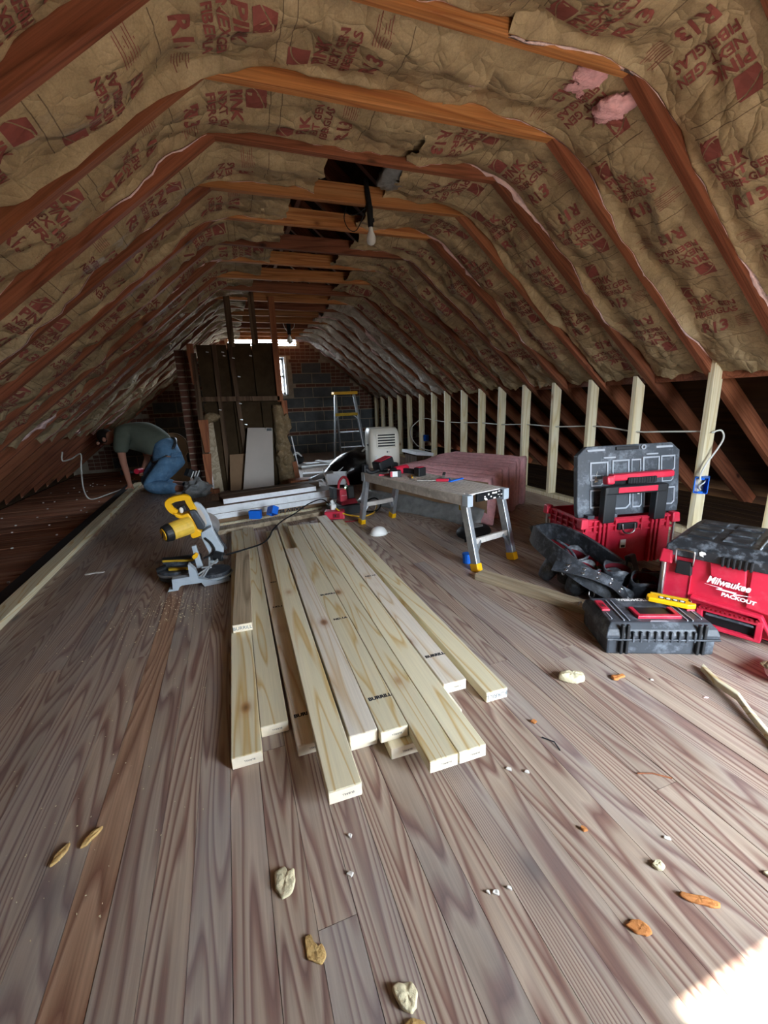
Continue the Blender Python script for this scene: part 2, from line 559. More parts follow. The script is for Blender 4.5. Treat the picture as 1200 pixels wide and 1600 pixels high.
def crv(pts, n=6):
    """Catmull-Rom through pts"""
    pts = [Vector(p) for p in pts]
    P = [pts[0]] + pts + [pts[-1]]
    out = []
    for i in range(1, len(P) - 2):
        for j in range(n):
            t = j / n
            a, b, c, d = P[i - 1], P[i], P[i + 1], P[i + 2]
            out.append(.5 * ((2 * b) + (c - a) * t + (2 * a - 5 * b + 4 * c - d) * t * t + (3 * b - a - 3 * c + d) * t ** 3))
    out.append(pts[-1])
    return out


def nz(x, y, z=0.0):
    return noise.noise(Vector((x, y, z)))

# ================================================================== STRUCTURE
RS = .811                       # roof slope
XR, XL, ZT = 1.65, .084, 2.22   # bends of the underside, tie height
XM = (XR + XL) / 2


def zroof(x):
    return ZT + RS * (XR - x) if x > XM else ZT - RS * (XL - x)


EAVE_R, EAVE_L = XR + ZT / RS, XL - ZT / RS
RIDGE = zroof(XM + 1e-6)
SP, Y0 = .452, 2.05             # rafter spacing, first full rafter


def ry(k):
    return Y0 + SP * k


# ---- floor of narrow planks, each its own piece
floor = struct('floor', MB().box((XM, 3.9, -.12), (7.2, 10.7, .06)), 'roofdeck')
PW = .0797
unit = MB().box((0, 0, 0), (1, 1, 1)).mesh('plank', 'floor')
unit_o = MB().box((0, 0, 0), (1, 1, 1)).mesh('plank', 'floor_orange')
rp = random.Random(3)
for n in range(-16, 37):
    x0 = .049 + n * PW
    cuts = [-1.3]
    y = -1.3 + rp.uniform(.8, 3.2)
    if n == 0:
        cuts += [.624, 4.4]
    elif n == 11:
        cuts += [.606, 3.3, 6.9]
    elif n == -6:
        cuts += [3.1, 6.0]
    else:
        while y < 9.0:
            if not (.2 < y < .9):
                cuts.append(y)
            y += rp.uniform(2.4, 4.2)
    cuts.append(9.2)
    for a, b in zip(cuts, cuts[1:]):
        me = unit_o if n == -6 and a < 1.0 else unit
        g = .0032 if n == 11 else rp.choice((.0008, .0011, .0016))
        o = link('plank', me, floor, (x0 + PW / 2, (a + b) / 2, -.011 + rp.uniform(-.0007, .0007)))
        o.scale = (PW - g, b - a - .0015, .022)
# boards of the lower eave deck left of the sole plate, nail heads on them
unit_e = MB().box((0, 0, 0), (1.40, .145, .022)).mesh('plank', 'deck')
yy = .2
while yy < 9.1:
    link('plank', unit_e, floor, (-1.94, yy, -.075 + rp.uniform(-.004, .004)), (0, 0, rp.uniform(-.01, .01)))
    yy += .152
nails = MB()
for i in range(60):
    nails.box((rp.uniform(-2.5, -1.45), .27 + .152 * rp.randint(6, 50), -.06), (.014, .014, .010))
nails.build('nail', 'chalk', floor)['kind'] = 'stuff'
# ---- dim joist bay right of the knee wall
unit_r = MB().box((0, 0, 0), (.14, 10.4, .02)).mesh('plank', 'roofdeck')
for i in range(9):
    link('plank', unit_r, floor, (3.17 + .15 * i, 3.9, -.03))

# ---- roof deck
ceiling = struct('ceiling')
off = .17
for sgn in (1, -1):
    xe = EAVE_R + .35 if sgn > 0 else EAVE_L - .35
    ze = zroof(xe) + off
    zr = RIDGE + off
    mb = MB()
    d = Vector((XM - xe, 0, zr - ze))
    L = d.length
    d.normalize()
    nn = Vector((-d.z, 0, d.x)) * (1 if d.x > 0 else -1)
    if nn.z < 0:
        nn = -nn
    a0, a1 = Vector((xe, YF - .1, ze)), Vector((XM - .001 * sgn, YF - .1, zr))
    mb.loft([[a0, a1, a1 + nn * .03, a0 + nn * .03], [p + Vector((0, YB - YF + .2, 0)) for p in (a0, a1, a1 + nn * .03, a0 + nn * .03)]])
    o = mb.build('roof_deck', 'roofdeck', ceiling)
struct('wall_left', MB().box((EAVE_L - .12, 3.9, .05), (.05, 10.8, .9)), 'roofdeck')

# ---- rafters and collar ties
RL = (EAVE_R + .1 - XM) / math.cos(math.atan(RS))
RANG = math.atan(RS)


def rafter_mesh():
    """local X runs from the ridge down the slope, underside at z = 0"""
    mb = MB()
    th, dp = .044, .125
    rings = []
    for i in range(13):
        x = RL * i / 12
        rings.append([(x, -th / 2, 0), (x, th / 2, 0), (x, th / 2, dp), (x, -th / 2, dp)])
    mb.loft(rings)
    return mb.mesh('rafter', 'rafter')


rm = rafter_mesh()
rk = random.Random(11)
NK = range(-7, 16)
for k in NK:
    for s in (1, -1):
        link('rafter', rm, ceiling, (XM, ry(k) + rk.uniform(-.008, .008), RIDGE + rk.uniform(-.006, .006)), (0, RANG, 0 if s > 0 else PI))
tie_o = MB().box((0, 0, 0), (1.76, .042, .105)).mesh('collar_tie', 'tie')
tie_r = MB().box((0, 0, 0), (1.76, .042, .105)).mesh('collar_tie', 'rafter')
for k in NK:
    red = k in (1, 4, 7, 9, 12)
    o = link('collar_tie', tie_r if red else tie_o, ceiling, (XM + .005, ry(k) - .005, ZT + .0525 + rk.uniform(-.012, .012)), (0, rk.uniform(-.008, .008), 0), bevel=.003)
MB().box((EAVE_R + .2, 3.9, .05), (.05, 10.8, .9)).build('eave_board', 'roofdeck', ceiling)
link('ridge_beam', MB().box((XM, 3.9, RIDGE + .06), (.04, 10.4, .16)).mesh('ridge_beam', 'rafter'), ceiling)

# ---- gable behind the camera, with the window opening the daylight comes through
def gable(name, y, holes, mat, th=.12):
    """triangular wall cut by rectangular holes: columns between x breaks"""
    xs = sorted(set([EAVE_L - .2, XM, EAVE_R + .2] + [h[i] for h in holes for i in (0, 1)]))
    mb = MB()
    for a, b in zip(xs, xs[1:]):
        hs = sorted([h for h in holes if h[0] <= a + 1e-6 and h[1] >= b - 1e-6], key=lambda h: h[2])
        lo = -.2
        spans = []
        for h in hs:
            spans.append((lo, lo, h[2], h[2]))
            lo = h[3]
        tz = lambda x: zroof(x + (1e-6 if (a + b) / 2 > XM else -1e-6)) + .19
        spans.append((lo, lo, tz(a), tz(b)))
        for z0, z1, z2, z3 in spans:
            p = [Vector((a, y - th / 2, z0)), Vector((b, y - th / 2, z1)), Vector((b, y - th / 2, z3)), Vector((a, y - th / 2, z2))]
            mb.loft([p, [q + Vector((0, th, 0)) for q in p]])
    return struct(name, mb, mat)


wfront = gable('wall_front', YF, [WF], 'greyplank')
wback = gable('wall_back', YB + .06, [WB, WV], 'mortar')
w1 = struct('window_1')
fr = MB()
for x in (WF[0] - .03, WF[1] + .03):
    fr.box((x, YF + .07, (WF[2] + WF[3]) / 2), (.07, .03, WF[3] - WF[2] + .14))
for z in (WF[2] - .03, WF[3] + .03):
    fr.box(((WF[0] + WF[1]) / 2, YF + .07, z), (WF[1] - WF[0] + .14, .03, .07))
fr.build('casing', 'whitepaint', w1, bevel=.004)

# blocks and bricks of the far gable: two block courses, then one brick course
blk = MB().box((0, 0, 0), (.392, .05, .192)).mesh('block', 'block')
hblk = MB().box((0, 0, 0), (.196, .05, .192)).mesh('block', 'block')
hbrk = MB().box((0, 0, 0), (.094, .05, .058)).mesh('brick', 'brick')
brk = MB().box((0, 0, 0), (.196, .05, .058)).mesh('brick', 'brick')
rb = random.Random(5)
z = -.02
row = 0
while z < 2.7:
    kind = row % 3
    hgt = .072 if kind == 2 else .206
    w = .206 if kind == 2 else .406
    x = -2.5 - (row % 2) * w / 2
    while x < 4.3:
        x1 = x + w
        ztop = min(zroof(x), zroof(x1))
        ok = z + hgt < ztop + .05
        for h in (WB, WV):
            if x1 > h[0] - .01 and x < h[1] + .01 and z + hgt > h[2] - .01 and z < h[3] + .01:
                ok = False
        if ok:
            link('brick' if kind == 2 else 'block', brk if kind == 2 else blk, wback,
                 ((x + x1) / 2, YB + .018 + rb.uniform(-.003, .003), z + hgt / 2))
        elif kind != 2:          # cut places along the roof and round the openings are filled with bricks
            for q in range(3):
                for p in range(4):
                    bx, bz = x + .1015 * p + .05, z + .0687 * q + .034
                    if any(bx + .05 > h[0] - .01 and bx - .05 < h[1] + .01 and bz + .034 > h[2] - .01 and bz - .034 < h[3] + .01 for h in (WB, WV)):
                        continue
                    if bz + .034 > min(zroof(bx - .05), zroof(bx + .05)) + .1:
                        continue
                    link('brick', hbrk, wback, (bx, YB + .018 + rb.uniform(-.003, .003), bz))
        x = x1
    z += hgt
    row += 1
# far window: frame, two sashes of glass
w2 = struct('window_2')
jm = MB()
cx, cz = (WB[0] + WB[1]) / 2, (WB[2] + WB[3]) / 2
for x in (WB[0] + .02, WB[1] - .02):
    jm.box((x, YB - .02, cz), (.04, .2, WB[3] - WB[2]))
for zz in (WB[2] + .015, WB[3] - .015):
    jm.box((cx, YB - .02, zz), (WB[1] - WB[0], .2, .03))
jm.build('window_frame', 'whitepaint', w2, bevel=.003)
sh = MB()
for zz in (WB[2] + .05, cz, WB[3] - .05):
    sh.box((cx, YB + .06, zz), (WB[1] - WB[0] - .08, .03, .04))
for x in (WB[0] + .06, cx, WB[1] - .06):
    sh.box((x, YB + .06, cz), (.035, .03, WB[3] - WB[2] - .06))
sh.build('sash', 'whitepaint', w2)
MB().box((cx, YB + .065, cz), (WB[1] - WB[0] - .09, .004, WB[3] - WB[2] - .08)).build('pane', 'glass', w2)
w3 = struct('window_3')
for i in range(3):
    MB().box(((WV[0] + WV[1]) / 2, YB + .02, WV[2] + .03 + .06 * i), (WV[1] - WV[0], .07, .012), Matrix.Rotation(.5, 3, 'X')).build('slat', 'gableglow', w3)

# ---- knee wall on the right: studs on a sole plate, the wall line still open
kw = struct('wall_right')
XK = 3.0
MB().box((XK + .045, 5.05, .019), (.089, 8.2, .038)).build('sole_plate', 'stud', kw, bevel=.002)


def stud_mesh(h_in, h_out):
    mb = MB()
    w, t = .089, .038
    vs = [(0, 0, 0), (w, 0, 0), (w, t, 0), (0, t, 0), (0, 0, h_in), (w, 0, h_out), (w, t, h_out), (0, t, h_in)]
    mb.add(vs, [(0, 1, 2, 3), (4, 7, 6, 5), (0, 4, 5, 1), (1, 5, 6, 2), (2, 6, 7, 3), (3, 7, 4, 0)])
    return mb.mesh('stud', 'stud')


sm = stud_mesh(1.085, 1.085 - .089 * RS)
for y in (2.54, 2.985, 3.44, 3.89, 4.34, 4.77, 5.2, 5.65, 6.1, 6.58, 7.06, 7.53, 8.02, 8.45, 8.87):
    link('stud', sm, kw, (XK + rk.uniform(-.006, .006), y, .038), (0, rk.uniform(-.008, .008), 0), bevel=.002)
sm2 = stud_mesh(1.26, 1.19)
link('stud', sm2, kw, (3.03, 2.0, .0), (0, -.006, 0), bevel=.002)
link('stud', sm2, kw, (3.05, 1.56, .0), (0, 0, 0), bevel=.002)
# red brown blocking between the rafters above the studs
for k in range(-4, 4):
    MB().box((3.12, ry(k) + SP / 2, 1.135), (.042, SP - .05, .135)).build('blocking', 'rafter', kw)

# ---- sole plate laid out for the left knee wall
lw = struct('trim_1')
pl = MB()
pl.bar((-1.155, .2, .019), (-1.275, 6.75, .019), .089, .038)
pl.build('sole_plate', 'pine', lw, bevel=.002)
MB().bar((-1.262, .2, .004), (-1.40, 7.2, .004), .10, .008).build('dark_strip', 'rubber', lw)

# ================================================================== INSULATION between the rafters
def roof_path(side, x_end, s_skip=0.0):
    """points on the underside line from the knee to x_end over the tie, rounded at the bend; with normals to the roof"""
    xk = 3.06 if side > 0 else -1.75
    bx = XR if side > 0 else XL
    pts = []
    A = Vector((xk, 0, zroof(xk)))
    B = Vector((bx, 0, ZT))
    Cc = Vector((x_end, 0, ZT))
    d1 = (B - A)
    L1 = d1.length
    d1.normalize()
    d2 = (Cc - B)
    L2 = d2.length
    d2.normalize()
    r = .22
    q0, q1 = B - d1 * r, B + d2 * r
    n1 = 44
    for i in range(n1):
        pts.append(A + (q0 - A) * (i / n1))
    for i in range(13):
        t = i / 12
        pts.append((1 - t) ** 2 * q0 + 2 * t * (1 - t) * B + t * t * q1)
    n2 = max(3, int(L2 / .034))
    for i in range(1, n2 + 1):
        pts.append(q1 + (Cc - q1) * (i / n2))
    out = []
    s = 0.0
    for i, p in enumerate(pts):
        d = (pts[min(i + 1, len(pts) - 1)] - pts[max(i - 1, 0)]).normalized()
        nr = Vector((-d.z, 0, d.x))
        if nr.z < 0:
            nr = -nr
        if i:
            s += (p - pts[i - 1]).length
        out.append((p, nr, s))
    return out


# one printed block, local: a = across the paper (reading direction), b = up the letters
def print_block():
    vs, fs = [], []

    def put(me, ox, oy):
        bm = bmesh.new()
        bm.from_mesh(me)
        for _ in range(2):
            e = [x for x in bm.edges if x.calc_length() > .034]
            if e:
                bmesh.ops.subdivide_edges(bm, edges=e, cuts=1)
        bmesh.ops.triangulate(bm, faces=bm.faces)
        o = len(vs)
        bm.verts.index_update()
        for v in bm.verts:
            vs.append((v.co.x + ox, v.co.y + oy))
        for f in bm.faces:
            fs.append(tuple(o + v.index for v in f.verts))
        bm.free()

    def poly(pts):
        mb = MB()
        mb.add([(x, y, 0) for x, y in pts], [tuple(range(len(pts)))])
        me = mb.mesh('emblem', None)
        put(me, 0, 0)
    put(text_mesh('PINK', .066, .0022), 0, .225)
    put(text_mesh('NEXT GEN', .048, .0014), 0, .178)
    put(text_mesh('FIBERGLAS', .048, .0014), 0, .130)
    put(text_mesh('R13', .088, .0030, .12), .012, .028)
    # rounded square emblem with two curved cuts
    x, y, w = 0.0, .285, .082

    def sw(t):
        return y + w * (.30 + .55 * math.sin(t * PI * .55))
    n = 6
    up = [(x + w * i / n, sw(i / n) + .006) for i in range(n + 1)]
    dn = [(x + w * i / n, sw(i / n) - .000) for i in range(n + 1)]
    poly(dn[::-1] + [(x + .006, y), (x + w - .004, y)])
    poly(up + [(x + w - .006, y + w), (x + .01, y + w)])
    for i in range(7):          # block of tiny print beside the R value, too small to read
        poly([(.20, .03 + .010 * i), (.20 + .06 + .012 * ((i * 3) % 4), .03 + .010 * i), (.20 + .06 + .012 * ((i * 3) % 4), .0325 + .010 * i), (.20, .0325 + .010 * i)])
    return vs, fs


BLK = print_block()
WBAY = SP - .05


def batt(side, b, x_end, seed, fine=1.0, letters=True, crumple=1.0, x_shift=0.0):
    rr = random.Random(seed)
    path = roof_path(side, x_end)
    y0 = ry(b) + .025
    nu = 13 if fine >= 1 else 8
    step = 1 if fine >= 1 else 2
    path = path[::step] + ([path[-1]] if (len(path) - 1) % step else [])
    nv = len(path) - 1
    L = path[-1][2]
    ph = rr.uniform(0, 50)
    sag = rr.uniform(.02, .055)
    us = [0, .025, .06, .11, .17, .23, .3, .36, .42, .48, .54, .6, .66, .72, .78, .83, .875, .91, .94, .965, .985, 1.0] if fine >= 1 else [0, .08, .22, .38, .55, .72, .86, .95, 1.0]
    nu = len(us) - 1

    def off(u, s):
        w1 = nz(s * 2.2 + ph, u * 1.6, 1.0)
        w2 = nz(s * 6.5 + ph, u * 4.2, 4.0) * crumple
        w3 = abs(nz(s * 3.5 + u * 5 + ph, u * 3.0 - s * 2, 9.0)) * crumple
        w4 = (1 - abs(nz(s * 5.2 - u * 3.5 + ph, u * 3.4 + s * 1.6, 21.0)) * 2.2) * crumple
        w5 = nz(s * 15 + ph, u * 9, 31.0) * crumple
        belly = math.sin(PI * min(1, max(0, u))) ** .5
        o = .080 - belly * (sag + .050 * w1) - .022 * w2 * belly - .035 * w3 * belly - .014 * max(0, w4) * belly - .006 * w5 * belly
        e = max(0.0, (u - .86) / .14)          # far edge: paper flange lapping down the rafter side
        o -= e * e * (.036 + .060 * nz(s * 1.7 + ph, 7.7) + .030 * nz(s * 5.5 + ph, 2.2) + .010 * nz(s * 14 + ph, 5.2))
        e0 = max(0.0, (.12 - u) / .12)
        o -= e0 * (.014 + .045 * nz(s * 2.5 + ph, 3.3) + .015 * nz(s * 8 + ph, 1.3))
        return o

    def edge_y(u, s):
        yv = y0 + WBAY * u
        if u > .9:
            yv += -.012 * abs(nz(s * 9 + ph, 1.5)) * (u - .9) / .1
        return yv
    V = []
    for j, (p, n, s) in enumerate(path):
        row = []
        for u in us:
            pp = p.copy()
            if j == nv:
                pp = p + (path[-1][0] - path[-2][0]) * (nz(u * 7 + ph, 3) * 1.4)
            if j == 0:
                pp = p + (path[1][0] - path[0][0]) * (nz(u * 5 + ph, 8) * 1.2)
            q = pp + n * off(u, s)
            row.append(Vector((q.x + x_shift, edge_y(u, s), q.z)))
        V.append(row)
    mb = MB()
    mb.add([v for r in V for v in r], [(j * (nu + 1) + i, j * (nu + 1) + i + 1, (j + 1) * (nu + 1) + i + 1, (j + 1) * (nu + 1) + i) for j in range(nv) for i in range(nu)])
    me = mb.mesh('insulation_batt', 'kraft_far_lit' if side > 0 and b >= 8 else 'kraft', True)
    uvl = me.uv_layers.new(name='UVMap')
    cnt = nu + 1
    ss = [q[2] for q in path]
    shift = rr.uniform(0, .86)
    for lp in me.loops:
        j, i = divmod(lp.vertex_index, cnt)
        uvl.data[lp.index].uv = (us[i], ss[j] + shift)
    o = link('insulation_batt', me, ceiling)
    # ragged pink fibre showing along the far edge
    if rr.random() < .85:
        pk = MB()
        rows = []
        for j, (p, n, s) in enumerate(path):
            on = max(0.0, nz(s * 1.3 + ph, 5.0) + .0) if b < 8 else max(0.0, nz(s * 2.3 + ph, 5.0) + .12) * 1.5
            e = V[j][nu]
            wd = -.004 + .055 * on + .05 * on * nz(s * 22, ph)
            rows.append([e - n * .003 + Vector((0, -.016 * on, 0)), e - n * (.004 + wd) + Vector((0, .004, 0)), e - n * (.004 + wd * .5) + Vector((0, .012, 0))])
        pk.loft(rows, closed=True)
        pk.build('fibreglass_edge', 'pink_pale', o, smooth=True)
    # printing
    if letters:
        def at(u, s):
            u = min(1, max(0, u))
            s = min(L - 1e-4, max(0, s))
            j = 0
            while j < nv - 1 and ss[j + 1] < s:
                j += 1
            t = (s - ss[j]) / (ss[j + 1] - ss[j])
            i = 0
            while i < nu - 1 and us[i + 1] < u:
                i += 1
            w = (u - us[i]) / (us[i + 1] - us[i])
            q = (V[j][i] * (1 - w) + V[j][i + 1] * w) * (1 - t) + (V[j + 1][i] * (1 - w) + V[j + 1][i + 1] * w) * t
            return q - path[j][1] * .0025
        lt = MB()
        bv, bf = BLK
        s0 = -shift
        while s0 < L:
            # group: heads up-slope between rules .075 and .545 of the period, then the same turned round
            for flip in (0, 1):
                base = s0 + (.495 if flip else .575) * .86
                vs = []
                ok = True
                for a, b2 in bv:
                    if not flip:        # top of letters towards increasing s (up the slope)
                        s = base + b2
                        u = .84 - a / WBAY if side > 0 else .2 + a / WBAY
                    else:
                        s = base - b2
                        u = .2 + a / WBAY if side > 0 else .84 - a / WBAY
                    vs.append((u, s))
                smin, smax = min(v[1] for v in vs), max(v[1] for v in vs)
                if smin < .03 or smax > L - .04:
                    continue
                lt.add([at(u, s) for u, s in vs], bf)
            s0 += .86
        if lt.v:
            lo = lt.build('printed_lettering', 'ink', o)
    return o


ends_l = {-4: 1.15, -3: 1.15, -2: 1.15, -1: 1.13, 0: 1.12, 1: .66, 2: .54, 3: .55, 4: .52, 5: .47, 6: .42, 7: .40}
ends_r = {-4: 1.08, -3: 1.08, -2: 1.08, -1: 1.06, 0: 1.07, 1: 1.10, 2: 1.05, 3: 1.13, 4: 1.08, 5: 1.32, 6: 1.30, 7: 1.35}
for b in range(-5, 15):
    fine = 1.0 if b < 7 else .5
    cr = 1.0 if b < 3 else (1.5 if b < 8 else 2.2)
    batt(1, b, ends_r.get(b, 1.42), 100 + b, fine, -3 <= b < 8, cr)
    batt(-1, b, ends_l.get(b, .38), 300 + b, fine, -3 <= b < 8, cr)
# fibre hanging out where the paper is torn, and along the tie tops
def tuft(c, r, seed, mat='pink_pale', name='torn_fibreglass'):
    mb = MB().ell((0, 0, 0), r, 40, 16)
    mb.v = [tuple(Vector(v) * (1 + .35 * nz(v[0] * 22 + seed, v[1] * 22, seed) + .25 * nz(v[0] * 70 + seed, v[1] * 70, 1.0))) for v in mb.v]
    return mb.build(name, mat, ceiling, c, smooth=True)


tuft((1.60, 1.715, 2.262), (.12, .09, .026), 1, 'pink')
tuft((1.74, 1.72, 2.19), (.10, .09, .03), 3, 'pink')
tuft((1.12, 1.79, 2.262), (.022, .13, .014), 2)
tuft((1.10, 2.72, 2.285), (.09, .15, .03), 6, 'film')

# ================================================================== LUMBER on the floor
def lumber(label, x0, y0, x1, y1, z, mat='pine', w=.086, seed=0, stamp='BURRILL', stampmat='stain', big=False, grade=None, length=None, group=None, zshift=0):
    d = Vector((x1 - x0, y1 - y0, 0))
    L = length or d.length
    a = math.atan2(-d.x, d.y)
    o = MB().box((w / 2, L / 2, .019), (w, L, .0375)).build('lumber_board', mat, None, (x0, y0, z), (0, 0, a), bevel=.0025)
    tag(o, label, 'board', group)
    e = MB().box((w / 2, -.0006, .019), (w - .004, .0012, .0345)).build('sawn_end', 'pine_end', o)
    if stamp:
        s = .022 if big else .0085
        print_text(stamp, s, stampmat, o, (w * (.5 if big else .58), -.0014, .019 + s * .36), (-1, 0, 0), (0, 0, -1), off=.0004, name='end_stamp')
    if grade:
        for gy_, tx in grade:
            print_text(tx, .021, 'stain', o, (w * .55, gy_, .0379), (1, 0, 0), (0, 1, 0), bold=.0012, off=.0004, name='grade_stamp')
    return o


LG = 'new pine two by fours laid out on the floor'
lumber('leftmost two by four on the floor, under the short offcut block', -.104, 1.092, -.073, 3.53, .0, 'pine', grade=None, group=LG)
lumber('pale two by four with a big round knot, second from the left', -.016, 1.186, .016, 3.57, 0, 'pine', .085, group=LG)
lumber('two by four half hidden under the wavy grained board, third from the left', .079, 1.068, .100, 3.46, 0, 'pine_white', group=LG, grade=[(.93, 'ND.1A'), (1.25, 'KD'), (.12, 'BURRILL')])
lumber('pine board with wavy grain, its stamped end reaching nearest the viewer', .124, .848, .176, 3.26, .038, 'pine', .087, group=LG)
lumber('short whitish board ending in orange growth rings, right of the wavy grained board', .222, 1.004, .263, 2.77, .038, 'pine_white', .085, stamp=None, group=LG)
lumber('lower board under the whitish one, its far end sticking out beyond it', .228, 1.030, .290, 3.57, 0, 'pine', .085, group=LG)
lumber('yellowish board with printed grade marks near the middle of the row', .309, .985, .352, 3.33, .038, 'pine', .087, group=LG, grade=[(.70, 'ND.1A'), (.97, 'BURRILL'), (.14, 'BURRILL')])
lumber('smooth yellow board second nearest the viewer, left of its twin with one dark knot', .395, .838, .441, 3.33, .038, 'pine', .085, group=LG)
lumber('yellow board with one dark round knot near its square end', .482, .836, .528, 3.31, .038, 'pine', .085, group=LG)
lumber('lowest board, its end peeping out under the yellowish board', .329, .955, .385, 3.40, 0, 'pine', .087, group=LG)
lumber('lower white board, a sliver of its end showing under the dark knot board', .512, 1.02, .535, 3.46, 0, 'pine_white', .086, stamp=None, group=LG)
lumber('pale pinkish board resting on another, second from the right', .578, 1.106, .624, 3.52, .038, 'pine_white', .085, group=LG, grade=[(.98, 'ND.1A'), (.16, 'BURRILL')])
lumber('board lying under the pale pinkish one, second layer from the right', .600, 1.18, .628, 3.50, 0, 'pine', .072, stamp=None, group=LG)
lumber('rightmost two by four alone on the floor, stamped in pale blue on the end', .712, 1.056, .752, 3.46, 0, 'pine', .084, stampmat='stamp_blue', big=True, group=LG)
b = lumber('short offcut block lying on top of the leftmost two by four', -.086, 1.822, -.047, 2.857, .038, 'greyplank', .085, stamp=None)
b.name = 'lumber_block'
print_text('BURRILL', .022, 'stamp_blue', b, (.042, -.0014, .012), (1, 0, 0), (0, 0, 1), off=.0004, name='end_stamp')
kn = MB().cyl((.06, .012, .0376), (.06, .012, .0379), .010, n=12)
# loose two by four by the tool case
o = lumber('old two by four on the floor from the work bench to the black tool case', 1.30, 1.99, 1.60, 1.29, 0, 'greyplank', .085, stamp=None)

# ================================================================== WHITE BOARD STACK
SA = math.radians(11.5)
SO = Vector((-.235, 3.955, 0))


def stack_board(label, x, y, z, L, dpt, h, face='whitepaint', body='browntop', writing=None):
    o = MB().box((L / 2, dpt / 2, h / 2), (L, dpt, h)).build('painted_board', body, None,
                                                            SO + Vector((x * math.cos(SA) - y * math.sin(SA), x * math.sin(SA) + y * math.cos(SA), z)), (0, 0, SA), bevel=.002)
    tag(o, label, 'board', 'old boards stacked in front of the dark partition')
    MB().box((L / 2, -.0015, h / 2), (L - .002, .003, h - .004)).build('painted_face', face, o)
    if writing:
        print_text(writing, .040, 'black', o, (L * .58, -.003, h - .006), (-1, 0, 0), (0, 0, -1), bold=.002, off=.0008, sx=1.6)
    return o


stack_board('bottom tan board of the white stack, with black upside down print', 0, 0, 0, 1.20, .26, .042, 'cardboard', 'cardboard', 'MAIEV MAIE')
stack_board('white painted board second from the bottom of the stack', -.02, -.01, .042, 1.22, .26, .052)
stack_board('widest white painted board in the middle of the stack', -.03, -.006, .094, 1.24, .27, .066)
stack_board('top white board set back on the stack, brown raw wood upper face', .13, .05, .160, .90, .20, .048)
stack_board('long brown board at the back on top of the stack', .15, .26, .150, 1.0, .12, .06, 'browntop')
o = MB().bar((-.20, 3.62, .019), (.74, 3.85, .019), .075, .038).build('timber_batten', 'greyplank', bevel=.002)
tag(o, 'grey timber batten across the floor behind the lumber row', 'board')
o = MB().bar((-.17, 3.895, .009), (.78, 4.085, .009), .03, .018).build('wood_strip', 'pine')
tag(o, 'thin pale wood strip in front of the white board stack', 'strip')



def outlet_box(label, loc, rot, cat='outlet box', group=None, wires=True):
    t = thing('outlet_box', label, cat, loc, 0, group)
    t.rotation_euler = rot
    w, h, d, th = .056, .094, .07, .004
    mb = MB()
    mb.box((0, d, 0), (w, th, h))
    for sx in (-1, 1):
        mb.box((sx * w / 2, d / 2, 0), (th, d, h))
        mb.box((0, d / 2, sx * h / 2), (w, d, th))
    mb.build('shell', 'blue', t, bevel=.001)
    for sx in (-1, 1):
        MB().box((0, .004, sx * (h / 2 - .006)), (.02, .008, .012)).build('screw_ear', 'blue', t)
    if wires:
        MB().tube(crv([(0.01, d * .8, .04), (.012, d * .3, .02), (-.008, .015, -.01), (.0, d * .5, -.03)]), .004, 6).build('wire_end', 'cable_white', t, smooth=True)
    return t


outlet_box('blue plastic outlet box lying on its side at the left, on the thin strip', (.135, 3.735, .068), (math.radians(90), 0, math.radians(70)), wires=False)
outlet_box('blue plastic outlet box tipped up beside its twin, against the printed board', (.275, 3.775, .075), (math.radians(70), .5, math.radians(20)), wires=False)
outlet_box('blue outlet box nailed to the stud right of the open black lid', (3.005, 1.965, .365), (0, 0, math.radians(-58))).scale = (1.35, 1.3, 1.15)
outlet_box('blue outlet box on a far stud, half hidden behind the insulation stack', (3.06, 6.50, .40), (0, 0, math.radians(-60)), wires=False)
# blue spool by the bench leg
t = thing('wire_connector_jar', 'small blue tub standing by the near left leg of the work bench', 'tub', (1.318, 2.205, 0))
MB().cyl((0, 0, 0), (0, 0, .052), .026, .028, 14).build('body', 'blue', t, bevel=.002)
MB().cyl((0, 0, .052), (0, 0, .062), .030, .030, 14).build('lid', 'blue', t)
MB().cyl((.07, .02, 0), (.07, .02, .055), .022, .022, 12).build('body', 'blue', t)

# ================================================================== MITRE SAW
t = thing('mitre_saw', 'yellow and grey mitre saw standing on the floor left of the lumber', 'saw', (0, 0, 0))
cast = [(-.435, 0), (-.43, .006), (-.375, .006), (-.366, .024), (-.353, .032), (-.249, .030), (-.236, .004), (-.153, .008), (-.097, .016), (-.097, .030),
        (-.159, .024), (-.262, .058), (-.270, .112), (-.290, .138), (-.297, .150), (-.306, .149), (-.307, .078), (-.399, .076), (-.402, .016), (-.42, .020)]
MB().prism(cast, .045, (0, 2.535, 0)).build('base_casting', 'castgrey', t, bevel=.003)
MB().cyl((-.40, 2.72, .02), (-.40, 2.72, .075), .098, .092, 28).build('turntable', 'dusty', t, bevel=.004)
tt = MB().tube([(-.40 + .096 * math.cos(a), 2.72 + .096 * math.sin(a), .052) for a in [2 * PI * i / 28 for i in range(29)]], .008, 6)
tt.build('turntable_rim', 'film', t, smooth=True)
for zz, y_, l in ((.082, 2.665, .11), (.124, 2.70, .17)):
    MB().box((-.375, y_, zz), (l, .02, .012), Matrix.Rotation(.12, 3, 'Y')).build('warning_label', 'yellow_dirty', t)
MB().box((-.36, 2.76, .10), (.22, .03, .055)).build('fence_left', 'dusty', t, bevel=.004)
MB().box((-.385, 2.72, .125), (.16, .05, .016), Matrix.Rotation(.1, 3, 'Y')).build('fence_cap', 'black', t)
MB().cyl((-.50, 2.70, .075), (-.445, 2.71, .085), .018, .024, 12).build('mitre_knob', 'black', t)
